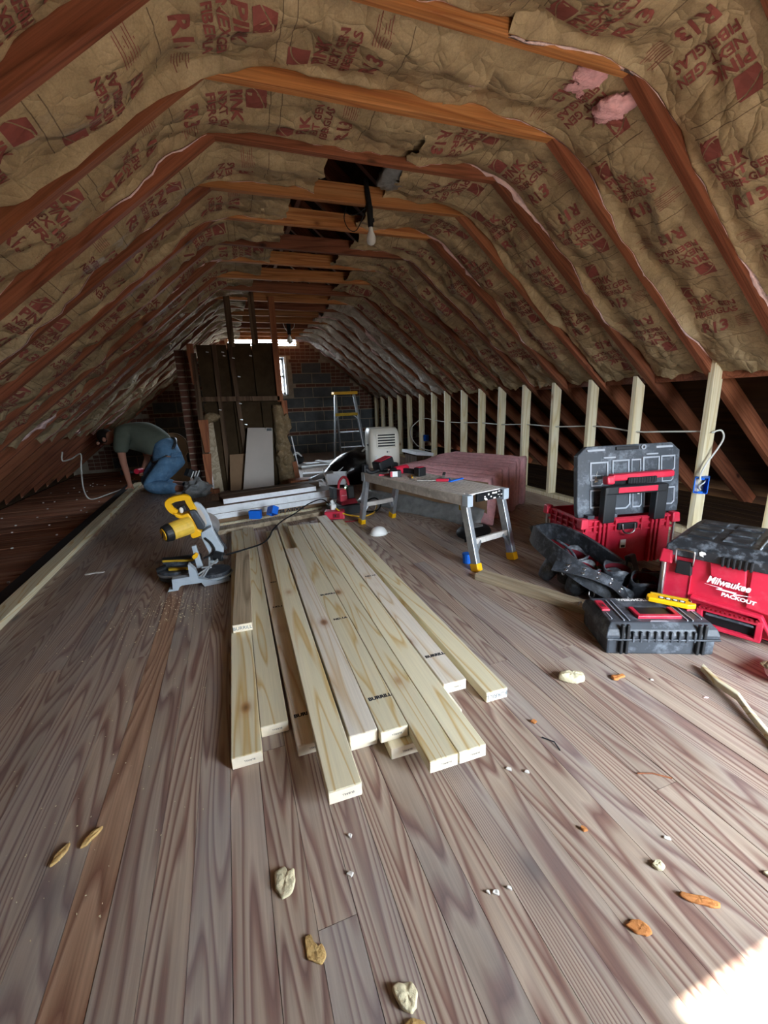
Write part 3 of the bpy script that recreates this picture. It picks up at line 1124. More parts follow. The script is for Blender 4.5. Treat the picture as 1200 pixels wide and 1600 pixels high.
# right hand work table and pivot with dusty levers
MB().cyl((-.175, 2.62, .012), (-.175, 2.62, .06), .098, .090, 28).build('table', 'dusty', t, bevel=.003)
MB().tube([(-.175 + .097 * math.cos(a), 2.62 + .097 * math.sin(a), .034) for a in [PI * 1.05 + PI * 1.0 * i / 16 for i in range(17)]], .007, 6).build('scale_rim', 'castgrey', t, smooth=True)
MB().box((-.26, 2.60, .165), (.035, .03, .14), Matrix.Rotation(-.12, 3, 'Y'), (.7, 1)).build('fence_post', 'castgrey', t, bevel=.004)
lv = MB()
for i in range(7):
    a = .5 + i * .42
    lv.bar((-.20, 2.57, .10), (-.20 + .075 * math.cos(a * 1.6), 2.555 - .008 * (i % 3), .095 + .055 * math.sin(a * 2.1)), .012, .010)
lv.build('bracket', 'film', t, bevel=.002)
MB().cyl((-.165, 2.60, .155), (-.115, 2.58, .145), .030, .026, 16).build('pivot_knob', 'black', t, bevel=.004)
MB().cyl((-.115, 2.58, .145), (-.094, 2.57, .143), .012, .010, 10).build('pivot_bolt', 'steel', t)
MB().prism([(-.285, .178), (-.262, .196), (-.246, .188), (-.256, .168), (-.278, .158)], .018, (0, 2.575, 0)).build('lock_tab', 'yellow', t, bevel=.003)
arm = [(-.222, .300), (-.160, .330), (-.128, .235), (-.108, .184), (-.118, .140), (-.165, .095), (-.205, .110), (-.196, .178), (-.222, .265)]
MB().prism(arm, .05, (0, 2.635, 0)).build('arm', 'castgrey', t, bevel=.005)
MB().tube(crv([(-.205, 2.60, .27), (-.175, 2.595, .235), (-.160, 2.59, .19), (-.185, 2.59, .165), (-.225, 2.59, .150)]), .006, 6).build('power_cord', 'rubber', t, smooth=True)
MB().bar((-.155, 2.66, .30), (-.100, 2.66, .165), .016, .020).build('return_spring_cover', 'black', t, bevel=.003)
guard = [(-.247, .468), (-.230, .475), (-.205, .458), (-.183, .421), (-.168, .371), (-.161, .327), (-.158, .300), (-.216, .292), (-.238, .360), (-.256, .430)]
MB().prism(guard, .030, (0, 2.69, 0)).build('blade_guard', 'castgrey', t, bevel=.006)
guard2 = [(-.240, .455), (-.212, .432), (-.192, .385), (-.185, .335), (-.215, .30), (-.245, .40)]
MB().prism(guard2, .038, (0, 2.688, 0)).build('lower_guard', 'greypanel', t, bevel=.004)
bl = MB().prism([(-.18 + .085 * math.cos(a), .35 + .085 * math.sin(a)) for a in [2 * PI * i / 28 for i in range(28)]], .002, (-.02, 2.69, -.03))
bl.build('blade', 'steel', t)
hd = crv([(-.335, 2.65, .428), (-.362, 2.65, .452), (-.371, 2.65, .490), (-.338, 2.65, .508), (-.275, 2.65, .512), (-.262, 2.65, .482), (-.245, 2.65, .432), (-.262, 2.65, .405)], 5)
rings = []
for i, p in enumerate(hd):
    d = (hd[min(i + 1, len(hd) - 1)] - hd[max(i - 1, 0)]).normalized()
    n = Vector((0, 1, 0)).cross(d)
    rings.append([p + n * a + Vector((0, b_, 0)) for a, b_ in ((-.015, -.018), (.015, -.018), (.019, 0), (.015, .018), (-.015, .018), (-.019, 0))])
MB().loft(rings).build('handle', 'yellow', t, bevel=.003)
body = [(-.352, .436), (-.340, .408), (-.300, .385), (-.281, .340), (-.279, .284), (-.270, .268), (-.214, .280), (-.212, .302), (-.232, .316), (-.250, .386), (-.275, .425), (-.310, .415)]
MB().prism(body, .075, (0, 2.655, 0)).build('gear_housing', 'yellow', t, bevel=.006)
MB().prism([(-.266, .438), (-.238, .442), (-.229, .432), (-.192, .340), (-.205, .318), (-.233, .324)], .05, (0, 2.63, 0)).build('carry_grip', 'dusty', t, bevel=.006)
MB().prism([(-.335, .455), (-.290, .470), (-.282, .440), (-.305, .428)], .02, (0, 2.65, 0)).build('trigger', 'black', t, bevel=.003)
MB().ell((-.308, 2.636, .442), (.012, .008, .018), 10, 6).build('lock_button', 'white', t, smooth=True)
mo0, mo1 = Vector((-.275, 2.64, .352)), Vector((-.372, 2.585, .336))
md = (mo1 - mo0).normalized()
MB().cyl(mo0, mo1, .056, .050, 24).build('motor', 'yellow_pale', t, bevel=.004)
MB().cyl(mo1, mo1 + md * .042, .053, .046, 24).build('motor_cap', 'black', t, bevel=.006)
MB().cyl(mo1 + md * .042, mo1 + md * .046, .034, .034, 24).build('motor_badge', 'yellow', t)
MB().box(mo1 + md * .047, (.044, .003, .012), Matrix(((-md.y, md.x, 0), (-md.x, -md.y, 0), (0, 0, 1))).to_3x3().transposed() @ Matrix.Rotation(-1.1, 3, 'Y')).build('badge_bar', 'black', t)
# cord of the saw across the lumber to the charger
o = MB().tube(crv([(-.13, 2.70, .20), (-.115, 2.75, .10), (-.095, 2.80, .085), (.03, 2.86, .086), (.13, 2.93, .086), (.19, 3.06, .088), (.235, 3.25, .085), (.33, 3.45, .092), (.46, 3.62, .10), (.60, 3.76, .135), (.74, 3.83, .15), (.80, 3.80, .10)], 6), .0055, 8).build('power_cord', 'rubber', smooth=True)
tag(o, 'black cord snaking over the lumber from the saw to the red charger', 'cord')

# ================================================================== CHARGER / power hub by the bench
t = thing('jobsite_charger', 'red jobsite charger with a tall carry handle, at the far end of the lumber', 'charger', (.93, 3.72, 0), math.radians(8))
MB().box((.02, .10, .045), (.26, .22, .09)).build('base', 'black', t, bevel=.01)
MB().box((.06, .10, .115), (.17, .16, .05), None, (.8, .8)).build('body', 'red_dark', t, bevel=.01)
MB().box((.0, .06, .185), (.075, .10, .11), None, (.9, .8)).build('front_panel', 'red', t, bevel=.006)
print_text('Milwaukee', .012, 'textwhite', t, (0, .0075, .182), (1, 0, 0), (0, .06, 1), shear=.3, off=.002)
MB().tube(crv([(-.015, .10, .22), (-.005, .10, .29), (.03, .10, .335), (.065, .10, .33), (.085, .10, .29), (.09, .10, .23)]), .013, 8).build('carry_handle', 'red', t, smooth=True)
MB().box((-.062, .12, .20), (.04, .10, .10)).build('side_post', 'black', t, bevel=.005)
MB().box((.085, .09, .20), (.065, .12, .12), None, (.9, .9)).build('battery_pack', 'black', t, bevel=.008)
for x, z in ((.03, .252), (.012, .232)):
    MB().ell((x, .035, z), (.006, .003, .006), 8, 6).build('led_light', 'led', t, smooth=True)
t = thing('compact_charger', 'small red charger unit with a white plug adapter on the floor before the tall one', 'charger', (.80, 3.62, 0), math.radians(-18))
MB().box((0, .06, .035), (.19, .13, .07), None, (.9, .85)).build('body', 'red', t, bevel=.008)
MB().box((.02, -.006, .035), (.06, .006, .04)).build('socket_plate', 'red_dark', t, bevel=.002)
MB().box((.012, -.010, .036), (.012, .004, .022)).build('socket', 'black', t)
t = thing('plug_adapter', 'white three way plug adapter on top of the small red charger', 'adapter', (.815, 3.70, .072))
MB().box((0, 0, .025), (.05, .045, .05)).build('body', 'white', t, bevel=.008)
MB().cyl((0, 0, .05), (-.012, .01, .085), .018, .015, 12).build('plug', 'white', t, bevel=.004)
o = MB().tube(crv([(.83, 3.66, .09), (.88, 3.60, .05), (.96, 3.55, .03), (1.05, 3.56, .012), (1.15, 3.62, .008), (1.22, 3.72, .008), (1.28, 3.86, .03), (1.22, 3.95, .01)]), .007, 8).build('extension_cord', 'cable_yellow', smooth=True)
tag(o, 'yellow extension cord curling under the far end of the work bench', 'cord')
o = MB().tube(crv([(1.10, 3.75, .01), (1.22, 3.70, .01), (1.30, 3.78, .05), (1.28, 3.90, .09), (1.18, 3.96, .04), (1.25, 4.05, .01)]), .008, 8).build('extension_cord', 'rubber', smooth=True)
tag(o, 'coiled black cord on the floor under the far bench end', 'cord')
o = MB().tube(crv([(.72, 3.60, .006), (.82, 3.50, .006), (.93, 3.47, .006), (1.03, 3.50, .006)]), .004, 6).build('thin_cord', 'red_dark', smooth=True)
tag(o, 'thin red cord lying on the floor in front of the chargers', 'cord')

# ================================================================== WORK BENCH (folding aluminium platform)
t = thing('work_platform', 'paint spattered folding aluminium work platform with tools on it', 'platform', (1.295, 2.756, 0), math.radians(13.5))
BW, BL, BH = .35, 1.16, .452
MB().box((0, 0, BH - .006), (BW, BL, .012)).build('deck', 'bench_top_lit', t, bevel=.002)
for i in range(9):
    MB().box((-BW / 2 + .03 + i * (BW - .06) / 8, 0, BH + .001), (.006, BL - .05, .003)).build('tread_rib', 'bench_top_lit', t)
for sx in (-1, 1):
    MB().box((sx * (BW / 2 - .008), 0, BH - .036), (.016, BL, .062)).build('side_rail', 'alu_dirty', t, bevel=.003)
for sy in (-1, 1):
    e = MB().box((.03, sy * (BL / 2 + .012), BH - .030), (BW - .12, .02, .048)).build('end_cap', 'rubber', t, bevel=.004)
    sp = MB()
    rr = random.Random(4 + sy)
    for i in range(14):
        sp.box((.03 + rr.uniform(-.1, .1), sy * (BL / 2 + .0225), BH - .03 + rr.uniform(-.02, .02)), (rr.uniform(.006, .02), .001, rr.uniform(.003, .012)))
    sp.build('paint_spatter', 'chalk', e)
    fy, ty = sy * .68, sy * (BL / 2 - .02)
    for sx in (-1, 1):
        fx, tx = sx * .158, sx * (BW / 2 - .02)
        p0, p1 = Vector((fx, fy, .0)), Vector((tx, ty, BH - .03))
        l = MB().bar(p0 + (p1 - p0) * .09, p1, .034, .052, (sx * .0, 1, 0)).build('leg', 'alu', t, bevel=.004)
        MB().bar(p0, p0 + (p1 - p0) * .11, .042, .060, (0, 1, 0)).build('rubber_foot', 'yellow', l, bevel=.004)
        MB().bar((fx * .98, fy - sy * .02, .085), (fx * .62, fy - sy * .038, .172), .014, .014).build('brace', 'alu', t)
        MB().box((tx, ty + sy * .03, BH - .035), (.045, .05, .07)).build('corner_bracket', 'castgrey', t, bevel=.004)
    zz = .172
    MB().bar((-.172, fy - sy * .045, zz), (.172, fy - sy * .045, zz), .022, .036).build('step', 'alu_dirty', t, bevel=.004)
MB().box((-.152, -BL / 2 + .025, BH - .085), (.024, .056, .03)).build('label_sticker', 'yellow_dirty', t)


def on_bench(x, y, z=0.0):
    c, s = math.cos(math.radians(13.5)), math.sin(math.radians(13.5))
    return (1.295 + c * x - s * y, 2.756 + s * x + c * y, BH + .003 + z)


def drill(name, label, loc, rz, tip=0.0, scale=1.0):
    g = thing(name, label, 'drill', loc, rz)
    g.scale = (scale,) * 3
    MB().cyl((-.07, 0, .04), (.05, 0, .04), .034, .030, 16).build('motor_body', 'red', g, bevel=.004)
    MB().cyl((.05, 0, .04), (.095, 0, .04), .024, .016, 14).build('chuck', 'black', g, bevel=.003)
    MB().cyl((.095, 0, .04), (.13, 0, .04), .004, .003, 8).build('bit', 'steel', g)
    MB().bar((-.02, .02, .035), (-.05, .13, .030), .034, .036).build('grip', 'black', g, bevel=.008)
    MB().box((-.052, .165, .035), (.075, .055, .065)).build('battery_pack', 'black', g, bevel=.006)
    MB().box((-.052, .165, .069), (.05, .035, .004)).build('battery_cap', 'red', g)
    return g


drill('impact_driver', 'red and black cordless driver lying on the far end of the platform', on_bench(-.03, .27), math.radians(200))
t = thing('angle_drill', 'black cordless drill with a big red battery behind the red driver', 'drill', on_bench(-.06, .40), math.radians(20))
MB().tube(crv([(-.17, .06, .05), (-.13, .04, .02), (-.06, .03, .03), (.0, .0, .03)]), [.024, .014, .016, .020], 10).build('handle', 'black', t, smooth=True)
MB().box((-.17, .065, .055), (.04, .04, .06)).build('handle_end', 'black', t, bevel=.006)
MB().box((.0, .05, .075), (.15, .10, .07), Matrix.Rotation(-.25, 3, 'Y')).build('battery_pack', 'black', t, bevel=.01)
MB().box((.0, .05, .112), (.12, .08, .006), Matrix.Rotation(-.25, 3, 'Y')).build('battery_cap', 'red', t)
MB().box((.08, .03, .05), (.08, .06, .05)).build('motor_body', 'black', t, bevel=.01)
t = thing('battery_block', 'loose battery with a white and red label at the platform edge', 'battery', on_bench(-.11, .22), math.radians(-10))
MB().box((0, 0, .025), (.085, .05, .05)).build('case', 'black', t, bevel=.004)
MB().box((-.012, -.026, .026), (.05, .002, .04)).build('label_sticker', 'white', t)
MB().box((-.034, -.0265, .026), (.016, .002, .038)).build('label_stripe', 'red', t)
o = MB().prism([(-.05, 0), (-.02, .014), (.0, .004), (.03, .012), (.05, 0), (.02, -.012), (-.02, -.008)], .012, on_bench(-.13, .33, .006), (1, 0, 0), (0, 1, 0)).build('red_clamp', 'red')
tag(o, 'little red plastic clamp near the far edge of the platform', 'clamp')
t = thing('utility_knife', 'red handled utility knife lying across the middle of the platform', 'knife', on_bench(.0, -.15), math.radians(-32))
MB().bar((-.02, 0, .010), (.07, 0, .010), .026, .020).build('handle', 'red', t, bevel=.006)
MB().bar((-.15, 0, .007), (-.02, 0, .008), .016, .004).build('blade', 'alu_dirty', t)
t = thing('speed_square', 'blue layout square on the platform right of the red knife', 'square', on_bench(.10, -.20), math.radians(25))
MB().prism([(0, 0), (.15, 0), (.15, .02), (.028, .02), (.09, .075), (.07, .085), (.0, .02)], .008, (-.07, -.02, .005), (1, 0, 0), (0, 1, 0)).build('frame', 'blue', t, bevel=.001)
t = thing('putty_knife', 'thin steel blade tool lying by the right platform edge', 'knife', on_bench(.13, -.05), math.radians(60))
MB().bar((-.09, 0, .006), (.05, 0, .006), .018, .004).build('blade', 'alu_dirty', t)
MB().bar((.05, 0, .009), (.14, 0, .009), .022, .016).build('handle', 'black', t, bevel=.004)
t = thing('pencil', 'yellow pencil stub on the platform before the drills', 'pencil', on_bench(-.03, .12), math.radians(70))
MB().bar((-.05, 0, .005), (.05, 0, .005), .009, .008).build('shaft', 'yellow', t)
MB().cyl((.05, 0, .005), (.062, 0, .005), .004, .0008, 8).build('point', 'foam_tan', t)
# dust mask
t = thing('dust_mask', 'white paper dust mask on the floor by the far bench leg', 'mask', (1.015, 3.03, 0), .4)
cup = MB()
rings = []
for i in range(8):
    a = (i / 7) * PI / 2
    rings.append([(.062 * math.cos(a) * math.cos(p) * 1.12, .062 * math.cos(a) * math.sin(p), .004 + .058 * math.sin(a)) for p in [2 * PI * j / 20 for j in range(20)]])
cup.loft(rings).build('cup', 'white', t, smooth=True)
MB().tube([(.072 * math.cos(a), .064 * math.sin(a), .004) for a in [2 * PI * i / 24 for i in range(25)]], .004, 6).build('rim', 'white', t, smooth=True)
MB().tube(crv([(.06, .03, .006), (.10, .02, .004), (.085, -.04, .004), (.055, -.035, .006)]), .0018, 5).build('strap', 'cable_white', t)
MB().bar((-.012, -.036, .046), (.016, -.036, .046), .004, .006).build('nose_clip', 'alu', t)
# dark jacket heap and scrap under the bench
t = thing('black_pouch', 'black cloth pouch with grey flap on the floor behind the near bench legs', 'pouch', (1.62, 2.62, 0), .3)
MB().ell((0, 0, .05), (.15, .11, .055), 16, 8).build('body', 'rubber', t, smooth=True)
MB().loft([[(-.10, -.05, .10), (.02, -.07, .10), (.02, -.07, .104), (-.10, -.05, .104)], [(-.06, .03, .13), (.10, .0, .085), (.10, .0, .089), (-.06, .03, .134)]]).build('flap', 'film', t)
MB().bar((-.13, -.06, .02), (-.07, .02, .14), .06, .006, (1, 0, 0)).build('side_flap', 'rubber', t)

# ================================================================== INSULATION STACK behind the bench
e = Vector((.84, .54, 0)).normalized()
l = Vector((-.40, .92, 0)).normalized()
nslab = 9
t0 = Vector((1.93, 2.90, 0))
rs = random.Random(21)
for i in range(nslab):
    g0 = t0 + e * (.098 * i) + l * rs.uniform(-.03, .03)
    h = .36 + .012 * i + rs.uniform(-.012, .012)
    Ls = 1.42 - .035 * i
    mb = MB()
    rings = []
    for j in range(15):
        s = Ls * j / 14
        c = g0 + l * s
        w = .046
        hh = h * (1 - .25 * max(0, (j - 10) / 4) ** 1.5)
        ring = []
        for (a, b_) in ((-1, 0), (-1.05, .3), (-1.0, .65), (-.9, .95), (-.4, 1.02), (.4, 1.02), (.9, .95), (1.0, .65), (1.05, .3), (1, 0)):
            p = c + e * (a * w) + Vector((0, 0, b_ * hh + .004))
            q = nz(p.x * 9 + i * 3, p.y * 9, p.z * 9) * .008
            ring.append(p + e * q + l * (nz(b_ * 6, i * 2.2, a) * .012) + Vector((0, 0, q * (1 if b_ > .1 else 0))))
        rings.append(ring)
    o = mb.loft(rings).build('insulation_slab', 'pink', smooth=True)
    tag(o, ['pink fiberglass slab at the left face of the stack behind the platform' if i == 0 else
            'pink fiberglass slab at the right end of the stack, by the studs' if i == nslab - 1 else
            'pink fiberglass slab standing on edge in the stack behind the platform'][0], 'insulation', 'pink fiberglass slabs stacked behind the platform')
    if i == 0:
        fc = MB()
        fr_ = []
        for j in range(13):
            s = Ls * j / 12
            c = g0 + l * s - e * .056
            fr_.append([c + Vector((0, 0, h * b_)) - e * (.012 * math.sin(PI * b_) + .01 * nz(s * 5, b_ * 4)) for b_ in (.01, .2, .4, .6, .8, .97)])
        fc.loft(fr_, closed=False, cap=False).build('kraft_facing', 'cardboard', o, smooth=True, solid=.003)
# one slab leaning out of the stack
rings = []
for j in range(9):
    s = j / 8
    c = Vector((1.86, 2.86, .015)) * (1 - s) + Vector((2.0, 3.04, .37)) * s
    c += Vector((0, 0, .02 * math.sin(s * PI)))
    a = Vector((-.40, .90, 0)).normalized()
    n = Vector((.55, -.25, -.3)).normalized() * .04
    wl = .11 + .10 * s
    rings.append([c - n - a * wl * .5, c + n - a * wl * .5, c + n + a * wl, c - n + a * wl])
o = MB().loft(rings).build('insulation_slab', 'pink', smooth=False, bevel=.015)
tag(o, 'pink slab flopped forward out of the stack, its tip on the floor', 'insulation', 'pink fiberglass slabs stacked behind the platform')
# clear plastic sleeve along the lower left of the stack
fr_ = []
for j in range(17):
    s = 1.5 * j / 16
    c = t0 + l * s - e * .07
    fr_.append([c + Vector((0, 0, .13 * b_ * (1 + .2 * nz(s * 3, 1)))) - e * (.10 * (1 - b_) * (1 + .5 * nz(s * 4, b_ * 3)) + .015 * nz(s * 9, b_ * 7)) for b_ in (0, .15, .3, .5, .7, .85, 1)])
o = MB().loft(fr_, closed=False, cap=False).build('plastic_sleeve', 'film', smooth=True, solid=.002)
tag(o, 'torn grey plastic wrapping sagging along the foot of the insulation stack', 'wrapping')

# ================================================================== OPEN RED TOOL CRATE with black lid
CW, CD, CH = .56, .36, .327
t = thing('rolling_tool_crate', 'open red tool crate with its black lid stood up and a pull handle', 'tool box', (1.775, 1.752, 0), math.radians(-11))
sh = MB()
th = .012
sh.box((CW / 2, CD / 2, .055), (CW - .03, CD - .03, .012))
for y in (.014, CD - .014):
    sh.box((CW / 2, y, .055 + (CH - .055) / 2), (CW - .02, th, CH - .055))
for x in (.014, CW - .014):
    sh.box((x, CD / 2, .055 + (CH - .055) / 2), (th, CD - .02, CH - .055))
sh.build('shell', 'red', t, bevel=.003)
ribs = MB()
for z in (CH - .008, CH - .040, CH - .072):
    for y in (.004, CD - .004):
        ribs.box((CW / 2, y, z), (CW, .014, .010))
    for x in (.004, CW - .004):
        ribs.box((x, CD / 2, z), (.014, CD, .010))
ribs.build('rim_rib', 'red', t, bevel=.002)
for x in (.10, .125, .15, .42, .445, .47):
    MB().box((x, .0, .055 + .135), (.014, .026, .27)).build('upright_rib', 'red', t, bevel=.002)
vr = MB()
for y in (.08, .14, .2, .26, .32):
    vr.box((.002, y, CH - .04), (.018, .010, .075))
for x in (.02, .07, .2, .36, .52):
    vr.box((x, .002, CH - .04), (.012, .018, .075))
vr.build('rim_rib', 'red', t, bevel=.002)['kind'] = 'stuff'
for x, y in ((.0, CD), (.0, .0), (CW, 0), (CW, CD)):
    c = MB()
    c.box((x, y, CH - .015), (.05, .05, .055), None, (.8, .8))
    c.build('corner_post', 'red', t, bevel=.005)
    MB().box((x, y, .045), (.05, .05, .09)).build('foot', 'red_dark', t, bevel=.005)
MB().cyl((-.006, CD, .08), (-.006, CD, CH - .04), .009, n=12).build('side_rod', 'steel', t)
MB().cyl((CW + .006, 0, .08), (CW + .006, 0, CH - .04), .009, n=12).build('side_rod', 'steel', t)
MB().box((CW * .47, -.010, CH - .045), (.12, .016, .036)).build('latch_plate', 'black', t, bevel=.003)
MB().tube(crv([(CW * .47 - .038, -.022, CH - .030), (CW * .47 - .034, -.028, CH - .068), (CW * .47 - .012, -.030, CH - .082), (CW * .47 + .012, -.030, CH - .082), (CW * .47 + .034, -.028, CH - .068), (CW * .47 + .038, -.022, CH - .030)]), .0045, 8).build('wire_bail', 'steel', t, smooth=True)
st = MB().box((.255, -.003, .175), (.034, .003, .050)).build('paper_sticker', 'white', t)
MB().box((.255, -.005, .160), (.024, .001, .014)).build('bar_code', 'stain', st)
# lid standing behind the handle
ld = bpy.data.objects.new('lid', None)
COL.objects.link(ld)
ld.parent = t
ld.location = (.022, .055, CH + .0)
ld.scale = (1.06, 1, 1.03)
ld.rotation_euler = (math.radians(-7), 0, 0)
LH = .385
c = .045
pl = [(-.015, .0), (CW + .015, .0), (CW + .02, .05), (CW + .02, LH - c), (CW - c + .015, LH), (c - .01, LH), (-.02, LH - c), (-.02, .05)]
MB().prism(pl, .040, (0, .02, 0)).build('lid_panel', 'dusty', ld, bevel=.006)
rm_ = MB()
for x, w in ((.08, .10), (CW - .08, .10)):
    rm_.box((x, -.004, LH - .022), (w, .010, .012))
for x, z, w in ((.16, LH - .065, .07), (CW - .15, LH - .058, .07)):
    rm_.box((x, -.003, z), (w, .008, .008))
rm_.build('lid_rail', 'rail', ld, bevel=.002)
MB().box((CW / 2 - .02, -.004, LH - .018), (.13, .016, .020)).build('lid_grip', 'black', ld, bevel=.003)
MB().tube([(CW / 2 + .075 + .011 * math.cos(a), -.008, LH - .018 + .011 * math.sin(a)) for a in [2 * PI * i / 12 for i in range(13)]], .004, 6).build('lid_ring', 'rail', ld)
for x, z, w, h in ((.10, LH - .135, .105, .10), (.225, LH - .130, .10, .10), (.315, LH - .128, .055, .095), (.405, LH - .122, .10, .10), (.505, LH - .118, .085, .095),
                   (.09, .10, .08, .10), (.235, .085, .10, .10), (.325, .085, .055, .095), (.415, .085, .10, .10), (.515, .09, .07, .10), (.09, .2, .07, .06), (.505, .2, .07, .06)):
    k = min(w, h) * .22
    fr = [(x - w / 2, z - h / 2), (x + w / 2 - k, z - h / 2), (x + w / 2, z - h / 2 + k), (x + w / 2, z + h / 2), (x - w / 2, z + h / 2)]
    fi = [(x + (a - x) * .84, z + (b_ - z) * .84) for a, b_ in fr]
    n = len(fr)
    MB().loft([[(a, -.001, b_) for a, b_ in fr], [(a, -.006, b_) for a, b_ in fr], [(a, -.006, b_) for a, b_ in fi], [(a, .0005, b_) for a, b_ in fi]], cap=False).build('cleat_pocket', 'rail', ld)
MB().prism([(.075, .19), (.085, .225), (.092, .25), (.085, .21), (.095, .195)], .003, (0, -.003, 0)).build('paint_fleck', 'chalk', ld)
MB().box((.33, -.0075, .115), (.012, .002, .008)).build('paint_fleck', 'chalk', ld)
hg = MB()
for x in (.06, .2, .5):
    hg.box((x, -.01, .0), (.04, .05, .03))
hg.build('hinge', 'dusty', t, (.0, .055, CH + .005))
# telescoping handle
for x, nm in ((.13, 1), (.44, 2)):
    MB().box((x, -.012, CH + .085), (.070, .045, .20)).build('handle_upright', 'black', t, bevel=.006)
MB().box((.285, -.012, CH + .165), (.37, .05, .045)).build('handle_bridge', 'black', t, bevel=.008)
MB().box((.285, -.0385, CH + .168), (.235, .006, .030)).build('handle_stripe', 'red', t, bevel=.002)
MB().bar((.13, -.012, CH + .235), (.50, -.012, CH + .240), .05, .036).build('handle_bar', 'red', t, bevel=.01)
MB().bar((.12, -.02, CH + .20), (.12, -.012, CH + .245), .045, .05).build('handle_corner', 'red', t, bevel=.01)
MB().box((.30, -.034, CH + .218), (.17, .024, .034)).build('handle_rubber', 'rubber', t, bevel=.004)
for i in range(10):
    MB().box((.23 + .0155 * i, -.047, CH + .218), (.006, .004, .028)).build('grip_ridge', 'black', t)

# ================================================================== CLOSED RED TOOL BOX, right edge
BWd, BD, BHt = .56, .42, .397
t = thing('red_tool_box', 'closed red tool box with scuffed black lid at the right picture edge', 'tool box', (1.750, 1.245, 0), math.radians(-69.2))
zl = .318
sh = MB().box((BWd / 2, BD / 2, .035 + (zl - .035) / 2), (BWd - .02, BD - .02, zl - .035))
sh.build('shell', 'red', t, bevel=.008)
ft = MB()
for x in (.05, BWd - .05):
    for y in (.05, BD - .05):
        ft.box((x, y, .03), (.09, .09, .06))
ft.build('foot', 'red', t, bevel=.006)
# raised frame pieces of the front: upper band with two stepped shoulders
MB().prism([(.155, zl - .006), (.275, zl - .012), (.283, zl - .105), (.262, zl - .080), (.165, zl - .066)], .014, (0, .004, 0)).build('front_boss', 'red', t, bevel=.004)
MB().prism([(.004, zl), (.05, zl), (.05, .24), (.10, .235), (.10, .06), (.004, .06)], .014, (0, .004, 0)).build('front_frame', 'red', t, bevel=.004)
MB().prism([(.29, zl - .004), (.55, zl - .004), (.55, .05), (.40, .05), (.36, .145), (.29, .155)], .014, (0, .004, 0)).build('front_frame', 'red', t, bevel=.004)
MB().prism([(.11, .150), (.345, .140), (.395, .05), (.385, .05), (.335, .128), (.11, .138)], .030, (0, -.004, 0)).build('handle_hood', 'red', t, bevel=.003)
hh = MB()
hh.box((.25, -.006, .108), (.21, .030, .016))
hh.box((.25, -.006, .036), (.21, .030, .014))
hh.box((.150, -.006, .072), (.022, .030, .07))
hh.box((.345, -.006, .072), (.022, .030, .07))
hh.build('carry_handle', 'red', t, bevel=.003)
MB().box((.25, .004, .072), (.17, .012, .058)).build('handle_opening', 'rubber', t, bevel=.002)
MB().box((.25, -.010, .088), (.16, .012, .010)).build('handle_bar', 'dusty', t, bevel=.003)
for i in range(12):
    MB().box((.165 + .0155 * i, -.022, .117), (.007, .008, .010)).build('handle_tooth', 'red_dark', t)
MB().box((.098, -.004, .15), (.003, .004, .17)).build('panel_joint', 'red_dark', t)
# corner post and side rod at the near left corner
for x, y in ((.0, .0), (.0, BD), (BWd, 0)):
    MB().box((x + .004, y, zl - .012), (.052, .05, .06), None, (.75, .75)).build('corner_post', 'red', t, bevel=.006)
    MB().box((x + .004, y, .03), (.05, .05, .06)).build('corner_foot', 'red', t, bevel=.006)
    MB().cyl((x - .004, y - .004, .05), (x - .004, y - .004, zl - .03), .011, n=14).build('corner_rod', 'steel', t)
lid = MB()
z0 = zl - .006
lid.loft([[(-.0, -.012, z0), (BWd + .0, -.012, z0), (BWd, BD + .01, z0), (0, BD + .01, z0)],
          [(-.004, -.016, z0 + .045), (BWd + .004, -.016, z0 + .045), (BWd + .004, BD + .014, z0 + .045), (-.004, BD + .014, z0 + .045)],
          [(.03, .02, zl + .072), (BWd - .03, .02, zl + .072), (BWd - .03, BD - .02, zl + .072), (.03, BD - .02, zl + .072)]])
lo = lid.build('lid', 'dusty_top', t, bevel=.006)
for i in range(4):
    for j in range(3):
        x, y = .095 + i * .125, .10 + j * .115
        MB().box((x, y, zl + .0745), (.095, .075, .006), None, (.92, .9)).build('lid_cleat', 'dusty_top', lo, bevel=.002)
MB().box((.30, .21, zl + .076), (.004, .36, .006)).build('lid_seam', 'rail', lo)
for i in range(6):
    MB().box((.20 + .018 * i, -.018, zl + .012), (.009, .014, .040)).build('lid_ridge', 'black', lo, bevel=.002)
MB().prism([(.118, zl + .03), (.125, zl + .036), (.138, zl + .034), (.142, zl + .026), (.132, zl + .022), (.135, zl + .014), (.122, zl + .018)], .003, (0, -.017, 0)).build('paint_fleck', 'chalk', lo)
# latch
MB().box((.073, -.012, zl - .050), (.060, .022, .060), None, (.9, 1)).build('latch_body', 'black', t, bevel=.004)
MB().box((.073, -.008, zl - .015), (.062, .014, .016)).build('latch_seat', 'red_dark', t, bevel=.002)
MB().tube(crv([(.042, -.022, zl - .035), (.040, -.026, zl + .022), (.048, -.027, zl + .030), (.098, -.027, zl + .030), (.106, -.026, zl + .022), (.104, -.022, zl - .035)], 3), .0035, 8).build('wire_bail', 'steel', t, smooth=True)
print_text('Milwaukee', .042, 'textwhite', t, (.155, -.004, .226), (1, 0, -.03), (.0, 0, 1), bold=.0012, shear=.35, off=.003, align='LEFT', sx=.78)
MB().prism([(.150, .217), (.212, .214), (.203, .210), (.258, .208), (.250, .201), (.304, .206), (.246, .195), (.252, .202), (.190, .204), (.202, .212)], .001, (0, -.0065, 0)).build('lightning_emblem', 'textwhite', t)
print_text('PACKOUT', .021, 'textwhite', t, (.210, -.004, .182), (1, 0, -.06), (0, 0, 1), bold=.001, shear=.1, off=.003, align='LEFT', sx=1.12)

